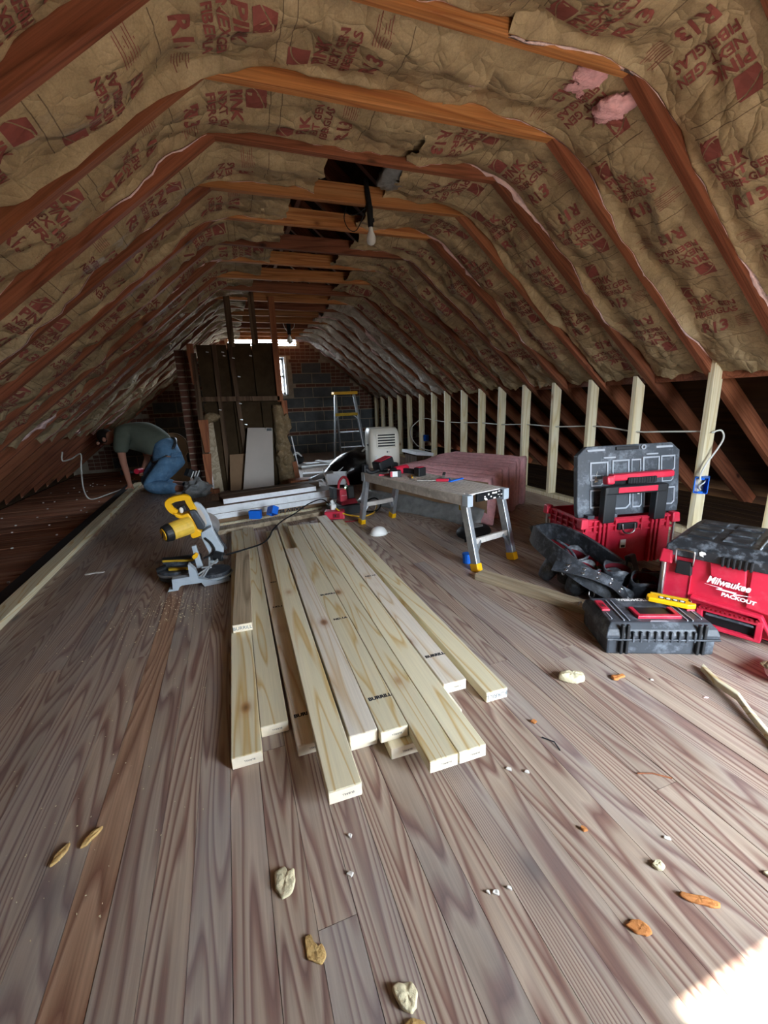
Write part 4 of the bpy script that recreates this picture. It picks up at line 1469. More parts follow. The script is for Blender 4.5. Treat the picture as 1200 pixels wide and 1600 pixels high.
# ================================================================== BLACK FLAT TOOL CASE
KW, KD, KH = .412, .258, .13
t = thing('flat_tool_case', 'flat dusty black tool case with red handle and latches, on the floor', 'tool case', (1.296, 1.114, 0), math.radians(-24.6))
MB().box((KW / 2, KD / 2, .036), (KW - .012, KD - .012, .072)).build('base_shell', 'dusty', t, bevel=.008)
lo = MB()
z0, z1 = .070, KH
lo.loft([[(-.003, -.004, z0), (KW + .003, -.004, z0), (KW + .003, KD, z0), (-.003, KD, z0)],
         [(-.003, -.004, z0 + .018), (KW + .003, -.004, z0 + .018), (KW + .003, KD, z0 + .018), (-.003, KD, z0 + .018)],
         [(.004, .004, z0 + .040), (KW - .004, .004, z0 + .040), (KW - .004, KD - .004, z0 + .040), (.004, KD - .004, z0 + .040)],
         [(.022, .026, z1), (KW - .022, .026, z1), (KW - .022, KD - .022, z1), (.022, KD - .022, z1)]])
lid = lo.build('lid', 'dusty', t, bevel=.004)
rb_ = MB()
for i in range(9):
    rb_.box((.095 + .028 * i, -.006, .085), (.008, .016, .042))
rb_.build('front_rib', 'dusty', t, bevel=.002)
for x in (.055, .075, KW - .075, KW - .055):
    MB().box((x, -.003, .072), (.011, .016, .125)).build('front_strap', 'black', t, bevel=.003)
MB().box((KW / 2, -.004, .073), (KW + .004, .016, .007)).build('parting_rim', 'dusty', t, bevel=.002)
for x0, x1 in ((.075, .075), (.095, .095), (KW - .10, KW - .10), (KW - .08, KW - .08)):
    MB().bar((x0, .035, z1 + .002), (x1, KD - .05, z1 + .002), .004, .006).build('lid_ridge', 'rail', lid)
MB().bar((.035, .05, z1 + .001), (.035, .10, z1 + .001), .004, .004).build('lid_ridge', 'rail', lid)
MB().bar((KW - .04, .05, z1 + .001), (KW - .04, .12, z1 + .001), .004, .004).build('lid_ridge', 'rail', lid)
hb = MB()
hb.bar((.135, .062, z1 + .006), (.300, .062, z1 + .006), .020, .014)
hb.bar((.143, .058, z1 + .006), (.143, .135, z1 + .006), .018, .012)
hb.bar((.292, .058, z1 + .006), (.292, .135, z1 + .006), .018, .012)
hb.build('handle', 'red', t, bevel=.003)
MB().box((.2175, .11, z1 - .002), (.13, .075, .006)).build('handle_recess', 'black', t)
for x in (.040, KW - .040):
    la = MB().box((x, .16, z1 + .001), (.032, .085, .012)).build('latch', 'red', t, bevel=.003)
    MB().box((x, .155, z1 + .0075), (.018, .04, .002)).build('latch_slot', 'red_dark', la)
    MB().prism([(-.007, -.006), (.007, -.006), (0, .008)], .002, (x, .152, z1 + .009), (1, 0, 0), (0, 1, 0)).build('latch_arrow', 'black', la)
print_text('WEIDMÜLLER', .026, 'textwhite', lid, (.122, .205, z1), (1, 0, 0), (0, 1, 0), bold=.0012, off=.0025, align='LEFT')
MB().prism([(.17, .028), (.24, .030), (.235, .040), (.18, .042)], .001, (0, 0, z1 + .0008), (1, 0, 0), (0, 1, 0)).build('paint_smear', 'rail', lid)
# yellow pack on the case
c, s = math.cos(math.radians(-24.6)), math.sin(math.radians(-24.6))
t = thing('blade_pack', 'yellow plastic pack with four small pictures, lying on the black case', 'tool pack', (1.296 + c * .315 - s * .165, 1.114 + s * .315 + c * .165, KH + .012), math.radians(-71 + 15))
pk = [(-.085, -.018), (-.075, -.028), (.06, -.028), (.072, -.022), (.088, -.010), (.086, .004), (.07, .006), (.06, .024), (-.07, .024), (-.085, .014)]
MB().prism(pk, .020, (0, 0, .010), (1, 0, 0), (0, 1, 0)).build('case', 'yellow', t, bevel=.004)
MB().bar((-.075, .026, .014), (.062, .026, .014), .012, .018).build('cover_strip', 'yellow_dirty', t, bevel=.002)
MB().bar((.064, .026, .014), (.070, .010, .014), .004, .020).build('clip', 'steel', t)
for i in range(4):
    x = -.032 + .024 * i
    MB().box((x, -.006, .0205), (.021, .020, .001)).build('picture_square', 'stain', t)
    MB().cyl((x, -.006, .021), (x, -.006, .0216), .0075, n=12).build('picture_disc', 'white', t)

# ================================================================== TOOL BELT
t = thing('tool_belt', 'black worn leather tool belt with pouches heaped behind the flat case', 'tool belt', (0, 0, 0))


def ribbon(pts, w, mat, name, up=(0, 0, 1), thick=.006, par=None, n=6):
    p = crv(pts, n)
    rings = []
    for i, q in enumerate(p):
        d = (p[min(i + 1, len(p) - 1)] - p[max(i - 1, 0)]).normalized()
        u = Vector(up) if not callable(up) else up(i / (len(p) - 1))
        u = (u - d * u.dot(d)).normalized()
        n_ = d.cross(u).normalized() * thick / 2
        ww = w if not callable(w) else w(i / (len(p) - 1))
        rings.append([q - u * ww / 2 - n_, q + u * ww / 2 - n_, q + u * ww / 2 + n_, q - u * ww / 2 + n_])
    return MB().loft(rings).build(name, mat, par, smooth=False, bevel=.002)


# wide padded back band: two arcs from the far left down to the right
ribbon([(1.66, 2.02, .20), (1.56, 1.86, .225), (1.52, 1.66, .20), (1.56, 1.50, .14), (1.64, 1.40, .08), (1.72, 1.37, .03)], .095, 'leather', 'padded_band', (.35, .1, 1), .016, t)
ribbon([(1.66, 2.02, .19), (1.72, 1.92, .23), (1.76, 1.75, .215), (1.79, 1.58, .16), (1.83, 1.46, .09), (1.80, 1.38, .03)], .10, 'leather', 'padded_band', (-.2, .2, 1), .016, t)
ribbon([(1.70, 1.93, .12), (1.63, 1.78, .12), (1.64, 1.62, .09)], .10, 'black', 'inner_strap', (.3, 0, 1), .01, t)
# front belt with two rows of eyelets
bp = [(1.47, 1.62, .165), (1.52, 1.52, .17), (1.58, 1.44, .155), (1.635, 1.385, .12), (1.66, 1.345, .065), (1.665, 1.33, .02)]
bup = (.62, .62, .55)
ribbon(bp, .062, 'leather', 'eyelet_belt', bup, .007, t)
path = crv(bp, 6)
for i in range(4, len(path) - 3, 4):
    d = (path[i + 1] - path[i - 1]).normalized()
    u = Vector(bup)
    u = (u - d * u.dot(d)).normalized()
    n_ = d.cross(u).normalized()
    if n_.y > 0:
        n_ = -n_
    for sgn in (-1, 1):
        q = path[i] + u * .014 * sgn + n_ * .0045
        MB().tube([q + (d * math.cos(a) + u * math.sin(a)) * .0055 for a in [2 * PI * k / 12 for k in range(13)]], .0022, 5).build('eyelet', 'steel', t)


def pouch(c, rx, ry_, h, rz, tilt, name='pouch'):
    rings = []
    R = Matrix.Rotation(rz, 3, 'Z') @ Matrix.Rotation(tilt, 3, 'X')
    for k, z in ((.72, 0), (.9, .2), (1, .5), (1.04, .8), (1.1, 1.0), (1.0, 1.0), (.92, .7), (.82, .3), (.6, .1)):
        rings.append([Vector(c) + R @ Vector((rx * k * math.cos(a), ry_ * k * math.sin(a), h * z + .012 * math.sin(3 * a + 1) * z)) for a in [2 * PI * j / 18 for j in range(18)]])
    o = MB().loft(rings).build(name, 'leather', t, smooth=True)
    MB().loft([[Vector(c) + R @ Vector((rx * .85 * math.cos(a), ry_ * .85 * math.sin(a), h * .35)) for a in [2 * PI * j / 18 for j in range(18)]],
               [Vector(c) + R @ Vector((rx * .95 * math.cos(a), ry_ * .95 * math.sin(a), h * .92)) for a in [2 * PI * j / 18 for j in range(18)]]], cap=False).build('lining', 'darkred', o, smooth=True)
    return o


pouch((1.585, 1.60, .015), .070, .055, .16, .5, .45)
pouch((1.66, 1.50, .01), .075, .055, .14, .2, .35)
pouch((1.63, 1.70, .02), .070, .060, .18, .7, .25)
pouch((1.74, 1.50, .005), .065, .055, .17, -.2, .2)
pouch((1.545, 1.77, .03), .055, .045, .12, .9, .5)
pouch((1.80, 1.40, .005), .065, .05, .15, -.3, .35)
pouch((1.90, 1.42, .005), .05, .04, .13, -.5, .2)
pouch((1.70, 1.62, .0), .06, .05, .10, .2, .2)
MB().box((1.83, 1.47, .155), (.075, .03, .12), Matrix.Rotation(.25, 3, 'Z') @ Matrix.Rotation(-.3, 3, 'X'), (.85, 1)).build('holster_flap', 'black', t, bevel=.008)
MB().bar((1.58, 1.88, .175), (1.62, 1.80, .185), .05, .010).build('red_tag', 'darkred', t)
for c_, r_, ax_ in (((1.575, 1.475, .055), .017, 0), ((1.51, 1.60, .135), .014, 1), ((1.47, 1.44, .035), .016, 2)):
    MB().tube([(c_[0] + r_ * math.cos(a), c_[1] - .01 + .006 * math.sin(a + ax_), c_[2] + r_ * math.sin(a)) for a in [2 * PI * k / 16 for k in range(17)]], .0028, 6).build('steel_ring', 'steel', t, smooth=True)
MB().tube([(1.62 + .03 * math.sin(i * .5), 1.79 - .03 * i, .235 - .010 * i - .003 * i * i * .3) for i in range(10)], .007, 6).build('edge_piping', 'dusty', t, smooth=True)

# ================================================================== STICK, foam scraps and chips on the floor
o = MB().loft([[Vector(p) + Vector(q) for q in ((-.011, -.004, -.010), (.011, .004, -.010), (.011, .004, .012), (-.011, -.004, .012))] for p in
               ((1.535, .905, .012), (1.490, .82, .016), (1.468, .745, .022), (1.425, .68, .016), (1.36, .575, .012), (1.29, .45, .012))]).build('broken_stick', 'pine', bevel=.003)
tag(o, 'splintered wooden stick lying crooked on the floor at the right edge', 'stick')
t = thing('insulation_scrap', 'scrap of paper faced pink insulation cut by the right picture edge', 'insulation scrap', (1.735, .735, .0))
mb = MB().ell((0, 0, .035), (.085, .07, .032), 16, 8)
mb.v = [tuple(Vector(v) * (1 + .3 * nz(v[0] * 22, v[1] * 22, v[2] * 22 + 5))) for v in mb.v]
mb.build('fibre', 'pink', t, smooth=True)
mb = MB().grid(lambda u, v: (-.08 + .16 * u, -.06 + .12 * v + .012 * nz(u * 5, v * 5), .066 + .016 * nz(u * 4, v * 4, 3)), 8, 8)
mb.build('kraft_paper', 'kraft', t, smooth=True, solid=.002)


def flake(label, x, y, pts, h, mat, seed, name='foam_scrap', cat='foam scrap', dome=1.0):
    """irregular flat scrap: outline pts (metres), thickness h, crumbly top"""
    n = len(pts)
    cx = sum(p[0] for p in pts) / n
    cy = sum(p[1] for p in pts) / n
    P = []
    for i in range(n):
        a, b_ = Vector((*pts[i], 0)), Vector((*pts[(i + 1) % n], 0))
        for k in range(3):
            q = a + (b_ - a) * k / 3
            q += Vector((nz(q.x * 90 + seed, q.y * 90), nz(q.x * 90, q.y * 90 + seed), 0)) * .0028
            P.append(q)
    rings = []
    for sc, z in ((.97, .001), (1.0, h * .4), (.98, h * .8), (.90, h), (.5, h * dome), (.12, h * dome)):
        rings.append([(cx + (p.x - cx) * sc, cy + (p.y - cy) * sc, z + (h * .35 * nz(p.x * 60 + seed, p.y * 60, sc * 4) if z > h * .5 else 0)) for p in P])
    o = MB().loft(rings).build(name, mat, None, (x, y, 0), smooth=True, sub=1)
    return tag(o, label, cat)


flake('cream jagged foam scrap on the floor left of the centre foreground', -.001, .734, [(-.020, .030), (.004, .034), (.008, .018), (.024, .022), (.022, -.004), (.012, -.028), (-.010, -.034), (-.022, -.006)], .010, 'foam', 1)
flake('tan curled foam scrap between two planks in the foreground', .036, .592, [(-.016, .030), (-.002, .032), (.002, .014), (.010, .002), (.016, .008), (.020, -.014), (.008, -.026), (-.004, -.014), (-.016, -.006)], .006, 'foam_tan', 2)
flake('cream torn foam scrap at the bottom picture edge', .172, .470, [(-.020, .020), (-.006, .024), (.004, .018), (.018, .016), (.022, -.004), (.012, -.018), (.002, -.024), (-.012, -.012)], .012, 'foam', 3)
flake('tan foam scrap below the torn cream one at the bottom edge', .168, .425, [(-.026, .014), (.0, .020), (.022, .010), (.022, -.014), (-.020, -.016)], .007, 'foam_tan', 4)
flake('thin cream foam curl, left of two on the orange plank', -.487, .985, [(-.014, -.024), (.0, -.014), (.014, .010), (.014, .028), (-.002, .018), (-.012, .0)], .008, 'foam_tan', 5)
flake('thin cream foam curl, right of two on the orange plank', -.430, 1.005, [(-.018, -.020), (-.004, -.014), (.018, .016), (.022, .026), (.004, .022), (-.014, .002)], .010, 'foam_tan', 6)
flake('big lumpy foam blob on the floor before the black tool case', 1.062, 1.035, [(-.048, .022), (-.026, .034), (.002, .026), (.030, .016), (.044, -.006), (.030, -.026), (-.004, -.026), (-.036, -.004)], .030, 'foam', 7, dome=1.05)
flake('orange foam crumb right of the big lumpy blob', 1.222, .985, [(-.026, .010), (-.012, .018), (.006, .008), (.028, .004), (.026, -.008), (.0, -.008), (-.016, -.012), (-.028, -.004)], .010, 'foam_orange', 8)
flake('flat orange foam disc near the bright floor corner', .630, .400, [(-.022, .016), (-.006, .018), (.010, .012), (.020, -.004), (.014, -.016), (.0, -.014), (-.014, -.004)], .007, 'foam_orange', 9)
flake('long orange foam strip near the bright floor corner', .785, .385, [(-.034, .028), (-.024, .032), (.0, .016), (.016, .004), (.030, -.012), (.020, -.018), (.004, -.010), (-.010, .004), (-.026, .014)], .007, 'foam_orange', 10)
flake('small white foam lump right of the centre foreground', .765, .468, [(-.012, .008), (.0, .012), (.012, .006), (.012, -.006), (.0, -.010), (-.010, -.004)], .010, 'foam', 11)
flake('tiny orange foam crumb right of the centre foreground', .679, .592, [(-.008, .006), (.0, .008), (.008, -.002), (.006, -.008), (-.004, -.004)], .007, 'foam_orange', 12)
flake('small tan crumb by the pale stamped lumber end', .80, .92, [(-.010, .006), (.004, .008), (.010, -.004), (-.004, -.008)], .008, 'foam_orange', 13)
flake('cream foam fragment at the right edge near the bright corner', .965, .368, [(-.010, .014), (.006, .010), (.012, -.010), (.0, -.014), (-.008, .0)], .008, 'foam', 14)
flake('pale scrap on the dark floor in front of the kneeling person', -.92, 3.05, [(-.06, .02), (.0, .03), (.06, .015), (.05, -.01), (.0, .0), (-.05, -.012)], .004, 'chalk', 15)
chips = ((.158, .782, .007, 'tiny white chip below the wavy grained board, upper of two'), (.135, .70, .008, 'tiny white chip near the short plank joint, lower of two'),
         (.395, .560, .006, 'leftmost white crumb of three in a row, lower centre'), (.41, .553, .007, 'middle white crumb of three in a row, lower centre'),
         (.44, .55, .006, 'rightmost white crumb of three in a row, lower centre'), (.84, .505, .007, 'white chip above the small white foam lump at the lower right'),
         (.62, .80, .009, 'white chip off the end of the dark knot board, upper of two'), (.66, .775, .008, 'white chip off the end of the dark knot board, lower of two'),
         (-.02, .492, .010, 'pale chip at the bottom edge left of the torn cream foam'), (1.32, .93, .007, 'white chip between the orange crumb and the crooked stick'))
for i, (x, y, s_, lab) in enumerate(chips):
    flake(lab, x, y, [(-s_, s_ * .4), (0, s_), (s_, .2 * s_), (.3 * s_, -s_)], .005, 'chalk', 40 + i, 'debris_chip', 'chip')['group'] = 'tiny white chips on the floor'
flake('pink fibre speck on the floor beside the crooked stick', 1.40, .795, [(-.010, .004), (.0, .007), (.010, -.002), (.0, -.006)], .004, 'pink_pale', 60, 'fibre_speck', 'fluff')
o = MB().tube([(.93, .66, .003), (.965, .645, .004), (1.0, .615, .003)], .0022, 5).build('wood_sliver', 'redwood')
tag(o, 'thin wood sliver across a plank joint at the lower right', 'sliver')
o = MB().tube([(.78, .86, .003), (.80, .83, .005), (.795, .80, .003)], .002, 5).build('metal_sliver', 'stain')
tag(o, 'dark bent nail lying on the floor right of the lumber ends', 'nail')
# sawdust under and around the saw
sd = MB()
rs = random.Random(77)
for i in range(500):
    x, y = rs.gauss(-.35, .15), rs.gauss(2.30, .13)
    if rs.random() < .35:
        x, y = rs.uniform(-.9, -.15), rs.uniform(.8, 2.3)
    if x > -.13 or y > 2.49:
        continue
    s_ = rs.uniform(.0006, .0018) if y < 1.9 else rs.uniform(.0010, .0026)
    sd.box((x, y, .002), (s_ * 2, s_, s_), Matrix.Rotation(rs.uniform(0, 3), 3, 'Z'))
o = sd.build('sawdust', 'foam')
tag(o, 'fine pale sawdust specks scattered over the floor boards', 'sawdust')
o['kind'] = 'stuff'

# ================================================================== PORTABLE AIR CONDITIONER
t = thing('portable_air_conditioner', 'cream portable air conditioner standing behind the work platform', 'air conditioner', (1.494, 4.655, 0), math.radians(-8.6))
AW, AD, AH = .36, .36, .71


def ac_ring(z):
    k = z / AH
    fr = -.012 + .035 * k ** 2 + (.05 * max(0, (k - .86) / .14) ** 2)
    inset = .02 * max(0, (k - .9) / .1) ** 1.6
    x0, x1, y0_, y1 = inset, AW - inset, fr, AD - inset
    r = .05
    out = []
    for cx_, cy_, a0 in ((x1 - r, y0_ + r, -PI / 2), (x1 - r, y1 - r, 0), (x0 + r, y1 - r, PI / 2), (x0 + r, y0_ + r, PI)):
        for q in range(5):
            a = a0 + q * PI / 8
            out.append((cx_ + r * math.cos(a), cy_ + r * math.sin(a), z))
    return out


MB().loft([ac_ring(z) for z in (.03, .04, .2, .4, .55, .62, .66, .69, .705, .712)]).build('housing', 'acwhite', t, smooth=True, bevel=0)
ft = MB()
for x in (.05, AW - .05):
    for y in (.06, AD - .06):
        ft.cyl((x, y, 0), (x, y, .035), .022, n=12)
ft.build('caster', 'black', t)
gr = MB().box((.20, -.002, .575), (.235, .012, .155)).build('vent_frame', 'acwhite', t, (0, .012, 0), bevel=.005)
for i in range(5):
    MB().box((.20, .0045, .516 + .030 * i), (.20, .006, .017)).build('vent_slot', 'rubber', t)
    MB().box((.20, .000, .506 + .030 * i), (.20, .010, .004), Matrix.Rotation(-.4, 3, 'X')).build('louvre', 'acwhite', t)
MB().tube(crv([(.09, .002, .500), (.15, -.004, .485), (.20, -.006, .482), (.25, -.004, .485), (.31, .002, .500)]), .004, 6).build('vent_lip', 'acwhite', t, smooth=True)
MB().cyl((.205, .004, .445), (.205, -.002, .445), .009, n=14).build('badge', 'acgrey', t)
MB().cyl((.225, .004, .445), (.225, -.001, .445), .004, n=10).build('badge_dot', 'red_dark', t)
MB().box((.075, -.007, .37), (.026, .003, .09), Matrix.Rotation(.06, 3, 'X')).build('reflective_label', 'white', t)
MB().ell((.0, .12, .53), (.008, .045, .022), 12, 6).build('side_grip', 'black', t, smooth=True)

# ================================================================== STEP LADDER
t = thing('step_ladder', 'small aluminium step ladder with yellow top against the block wall', 'ladder', (0, 0, 0))
A0, A1 = Vector((1.69, 7.28, 0)), Vector((1.835, 7.56, 1.17))
C0, C1 = Vector((2.26, 7.30, 0)), Vector((2.165, 7.56, 1.17))
B0, B1 = Vector((2.00, 8.06, 0)), Vector((1.87, 7.66, 1.17))
D0, D1 = Vector((2.50, 7.98, 0)), Vector((2.21, 7.66, 1.17))
for p, q in ((A0, A1), (C0, C1), (B0, B1), (D0, D1)):
    MB().bar(p, q, .026, .052, (0, 1, 0)).build('rail', 'alu', t, bevel=.003)
MB().box((2.02, 7.61, 1.185), (.43, .20, .05)).build('top_cap', 'yellow', t, bevel=.008)
f = .70
MB().bar(A0 + (A1 - A0) * f, C0 + (C1 - C0) * f, .11, .05).build('platform_step', 'yellow_dirty', t, bevel=.004)
for f in (.42, .17):
    MB().bar(B0 + (B1 - B0) * f, D0 + (D1 - D0) * f, .04, .028).build('rung', 'alu', t, bevel=.003)
for f in (.44,):
    MB().bar(A0 + (A1 - A0) * f, A0 + (A1 - A0) * f + Vector((.08, .3, .05)), .012, .02).build('spreader_bar', 'alu', t)
for P0, P1, sx in ((A0, A1, 1), (C0, C1, -1)):
    MB().tube(crv([P0 + (P1 - P0) * .62 + Vector((.01 * sx, -.02, 0)), P0 + (P1 - P0) * .66 + Vector((.04 * sx, -.02, 0)), P0 + (P1 - P0) * .69 + Vector((.09 * sx, -.02, 0))]), .012, 6).build('knee_brace', 'alu', t, smooth=True)

# ================================================================== BLACK BAG and white debris
mb = MB().ell((0, 0, .2), (.36, .28, .24), 28, 16)
vv = []
for v in mb.v:
    q = Vector(v)
    k = 1 + .20 * nz(q.x * 4, q.y * 4, q.z * 5) + .10 * nz(q.x * 11, q.y * 11, q.z * 11)
    q = Vector((q.x * k, q.y * k, max(0, q.z * (1 + .12 * nz(q.x * 5, q.y * 5, 2)))))
    q.z *= .62 + .62 * (q.x + .36) / .72
    vv.append(tuple(q))
mb.v = vv
t = thing('black_bin_bag', 'shiny black bin bag slumped left of the air conditioner', 'bag', (1.40, 5.28, .0), .1)
mb.build('bag', 'bag', t, smooth=True)
ribbon([(-.36, -.16, .10), (-.20, -.20, .20), (-.02, -.16, .31), (.10, -.10, .37)], .035, 'white', 'white_fold', (0, -.4, 1), .006, t)
ribbon([(.16, -.08, .40), (.24, -.06, .45), (.30, -.04, .46)], .03, 'white', 'white_fold', (0, -.4, 1), .006, t)
deb = 'white painted trim pieces heaped by the far window'
for i, (p, q, w, h, lab) in enumerate((
        ((.90, 5.80, .03), (1.36, 5.60, .05), .05, .03, 'narrow white trim strip pointing at the black bag'),
        ((1.0, 6.6, .07), (1.55, 6.5, .09), .12, .03, 'white board lying in front of the ladder foot'),
        ((1.30, 6.9, .12), (1.60, 6.55, .07), .10, .02, 'white board end tilted beside the ladder foot'),
        ((1.0, 7.1, .03), (1.75, 7.15, .05), .2, .05, 'white board flat on the floor by the block wall'),
        ((.95, 6.2, .02), (1.45, 6.1, .03), .16, .04, 'brown and white board under the narrow trim strip'))):
    o = MB().bar(p, q, w, h).build('painted_strip', 'whitepaint', bevel=.003)
    tag(o, lab, 'trim', deb)
t = thing('white_carton', 'pale open carton behind the white board stack, near the black bag', 'box', (1.02, 4.86, .06), math.radians(-20))
MB().box((.10, .08, .09), (.24, .18, .13)).build('body', 'whitepaint', t, bevel=.004)
MB().bar((-.02, .0, .15), (.0, -.10, .12), .16, .005, (1, 0, .3)).build('flap', 'white', t)
o = MB().tube(crv([(.80, 4.75, .18), (.95, 4.85, .20), (1.10, 4.92, .22)]), [.022, .030, .022], 10).build('foil_tube', 'steel', smooth=True)
tag(o, 'crumpled shiny foil tube behind the white board stack', 'tube')
o = MB().loft([[(.62, 5.05, .0), (.90, 5.05, .0), (.90, 5.25, 0), (.62, 5.25, 0)], [(.62, 5.05, .14), (.90, 5.05, .14), (.90, 5.25, .14), (.62, 5.25, .14)]]).build('rubble_block', 'redwood', bevel=.01)
tag(o, 'reddish timber offcut at the foot of the dark partition', 'offcut')
t = thing('dark_tool_bag', 'small dark bag with a pale handle on the floor beyond the partition', 'bag', (1.02, 7.2, .06))
MB().ell((0, 0, .07), (.13, .10, .09), 14, 8).build('body', 'black', t, smooth=True)
MB().tube(crv([(-.08, -.05, .12), (0, -.07, .19), (.08, -.05, .12)]), .014, 6).build('handle', 'white', t, smooth=True)
o = MB().box((1.75, 6.25, .02), (.5, .6, .04)).build('plywood_sheet', 'yellow_dirty', bevel=.003)
tag(o, 'yellowish sheet on the floor behind the air conditioner', 'sheet')
o = MB().box((1.75, 5.55, .30), (.25, .5, .04), Matrix.Rotation(.12, 3, 'Y')).build('white_sheet', 'whitepaint', None, (.65, -.2, .02))
tag(o, 'white panel lying over the far end of the insulation stack', 'panel')
MB().box((1.75, 5.55, .14), (.2, .4, .26)).build('support_block', 'oldwood', o, (0, 0, 0))

# ================================================================== DARK PARTITION in the middle distance
wp = struct('wall_middle')
PY = 5.62
for x0, x1, z0, z1 in ((-.24, .10, 0, 1.06), (.10, .42, 0, 1.06), (.42, .72, 0, 1.06), (-.24, .10, 1.12, 1.72), (.10, .38, 1.12, 1.74), (.38, .64, 1.12, 1.75)):
    MB().box(((x0 + x1) / 2, PY + .02, (z0 + z1) / 2), (x1 - x0 - .012, .02, z1 - z0)).build('panel', 'fibreboard', wp)
MB().box((.22, PY + .30, .84), (.86, .5, 1.66)).build('core', 'fibreboard', wp)
for x, tilt in ((-.05, .012), (.16, -.03)):
    MB().box((x, PY - .012, .86), (.05, .04, 1.72), Matrix.Rotation(tilt, 3, 'Y')).build('stud', 'oldwood', wp, bevel=.002)
MB().box((-.20, PY - .02, .45), (.10, .06, .9), Matrix.Rotation(-.02, 3, 'Y')).build('grey_board', 'greyplank', wp, bevel=.003)
MB().box((.20, PY - .035, 1.105), (.90, .05, .055), Matrix.Rotation(.02, 3, 'Y')).build('rail', 'oldwood', wp, bevel=.002)
MB().bar((.655, PY - .03, 1.06), (.655, PY - .03, 2.25), .07, .06, (0, 1, 0)).build('post', 'redwood', wp, bevel=.003)
MB().box((.70, PY - .02, .93), (.07, .06, .28)).build('post_stub', 'redwood', wp, bevel=.003)
for x, z0, z1 in ((.16, 1.70, 2.3), (.43, 1.73, 2.32)):
    MB().box((x, PY + .03, (z0 + z1) / 2), (.07, .06, z1 - z0)).build('upper_stud', 'oldwood', wp)
# broken mortar edge at the right
mb = MB()
rings = []
for i in range(19):
    z = 1.02 * i / 18
    w = .20 - .10 * z + .05 * nz(z * 7, 1.0)
    x0 = .56
    ring = []
    for j in range(14):
        a = PI * j / 13
        r = 1 + .25 * nz(z * 9, a * 2.5, 4)
        ring.append((x0 + w * .5 + w * .62 * math.cos(a) * r, PY - .01 - .10 * math.sin(a) * r, z))
    ring.append((x0 - w * .1, PY + .10, z))
    ring.append((x0 + w * 1.1, PY + .10, z))
    ring = ring[:14] + [ring[14], ring[15]]
    rings.append(ring)
mb.loft(rings).build('mortar_edge', 'plaster', wp, smooth=True)
for c_, r_ in (((.66, PY - .08, .34), (.06, .05, .09)), ((.60, PY - .09, .42), (.05, .04, .05)), ((.70, PY - .05, .78), (.06, .05, .12)), ((-.17, PY - .06, .90), (.09, .05, .06))):
    q = MB().ell((0, 0, 0), r_, 14, 8)
    q.v = [tuple(Vector(v) * (1 + .4 * nz(v[0] * 30 + r_[0] * 99, v[1] * 30, v[2] * 30))) for v in q.v]
    q.build('mortar_lump', 'plaster', wp, c_, smooth=True)
MB().bar((.785, PY - .08, .02), (.755, PY - .05, .30), .06, .05, (0, 1, 0)).build('leaning_offcut', 'redwood', wp)
MB().bar((.80, PY - .04, .25), (.755, PY, .62), .012, .03, (0, 1, 0)).build('pale_edge', 'whitepaint', wp)
MB().bar((.68, PY - .115, .0), (.655, PY - .08, .30), .012, .012, (0, 1, 0)).build('crack', 'rubber', wp)
for x, z in ((-.12, 1.64), (.05, 1.64), (.16, 1.57), (.36, 1.60), (.20, 1.36), (.18, 1.05), (.17, .86), (.215, .80), (-.06, .985), (.06, 1.60)):
    MB().box((x, PY - .034 if abs(x - .16) < .06 or abs(x + .05) < .06 else PY + .004, z), (.030, .006, .010), Matrix.Rotation(.2, 3, 'Y')).build('metal_clip', 'steel', wp)
# post and rough planks on its left edge
MB().bar((-.30, PY - .06, 0), (-.27, PY - .06, 1.62), .06, .06, (0, 1, 0)).build('left_post', 'oldwood', wp, bevel=.003)
MB().bar((-.285, PY - .075, 1.28), (-.295, PY - .075, 1.72), .07, .03, (0, 1, 0)).build('post_face', 'redwood', wp)
for nm, pts in (('wedge_board', [(-.320, .88), (-.205, .88), (-.232, .50), (-.290, .50)]), ('wedge_board', [(-.325, .485), (-.225, .485), (-.265, .03), (-.315, .03)])):
    MB().prism(pts, .03, (0, PY - .11, 0)).build(nm, 'redwood', wp, bevel=.003)
MB().box((-.26, PY - .10, .025), (.15, .08, .05)).build('foot_block', 'redwood', wp, bevel=.003)
# boards leaning on it
o = MB().prism([(.085, .0), (.455, .0), (.52, .735), (.435, .742), (.43, .70), (.43, .742), (.225, .752)], .018, (0, 0, 0)).build('grey_sheet', 'greypanel', None, (0, PY - .27, .03), (math.radians(-14), 0, 0), bevel=.002)
o.data.transform(Matrix.Translation((0, 0, 0)))
tag(o, 'pale grey cut panel leaning against the dark partition', 'panel')
MB().box((.478, -.012, .715), (.06, .006, .03)).build('notch_mark', 'acgrey', o)
o = MB().prism([(-.06, 0), (.20, 0), (.22, .44), (-.02, .44)], .012, (0, 0, 0)).build('leaning_board', 'cardboard', None, (0, PY - .17, .02), (math.radians(-12), 0, 0), bevel=.002)
tag(o, 'low brown board leaning left of the grey panel', 'board')
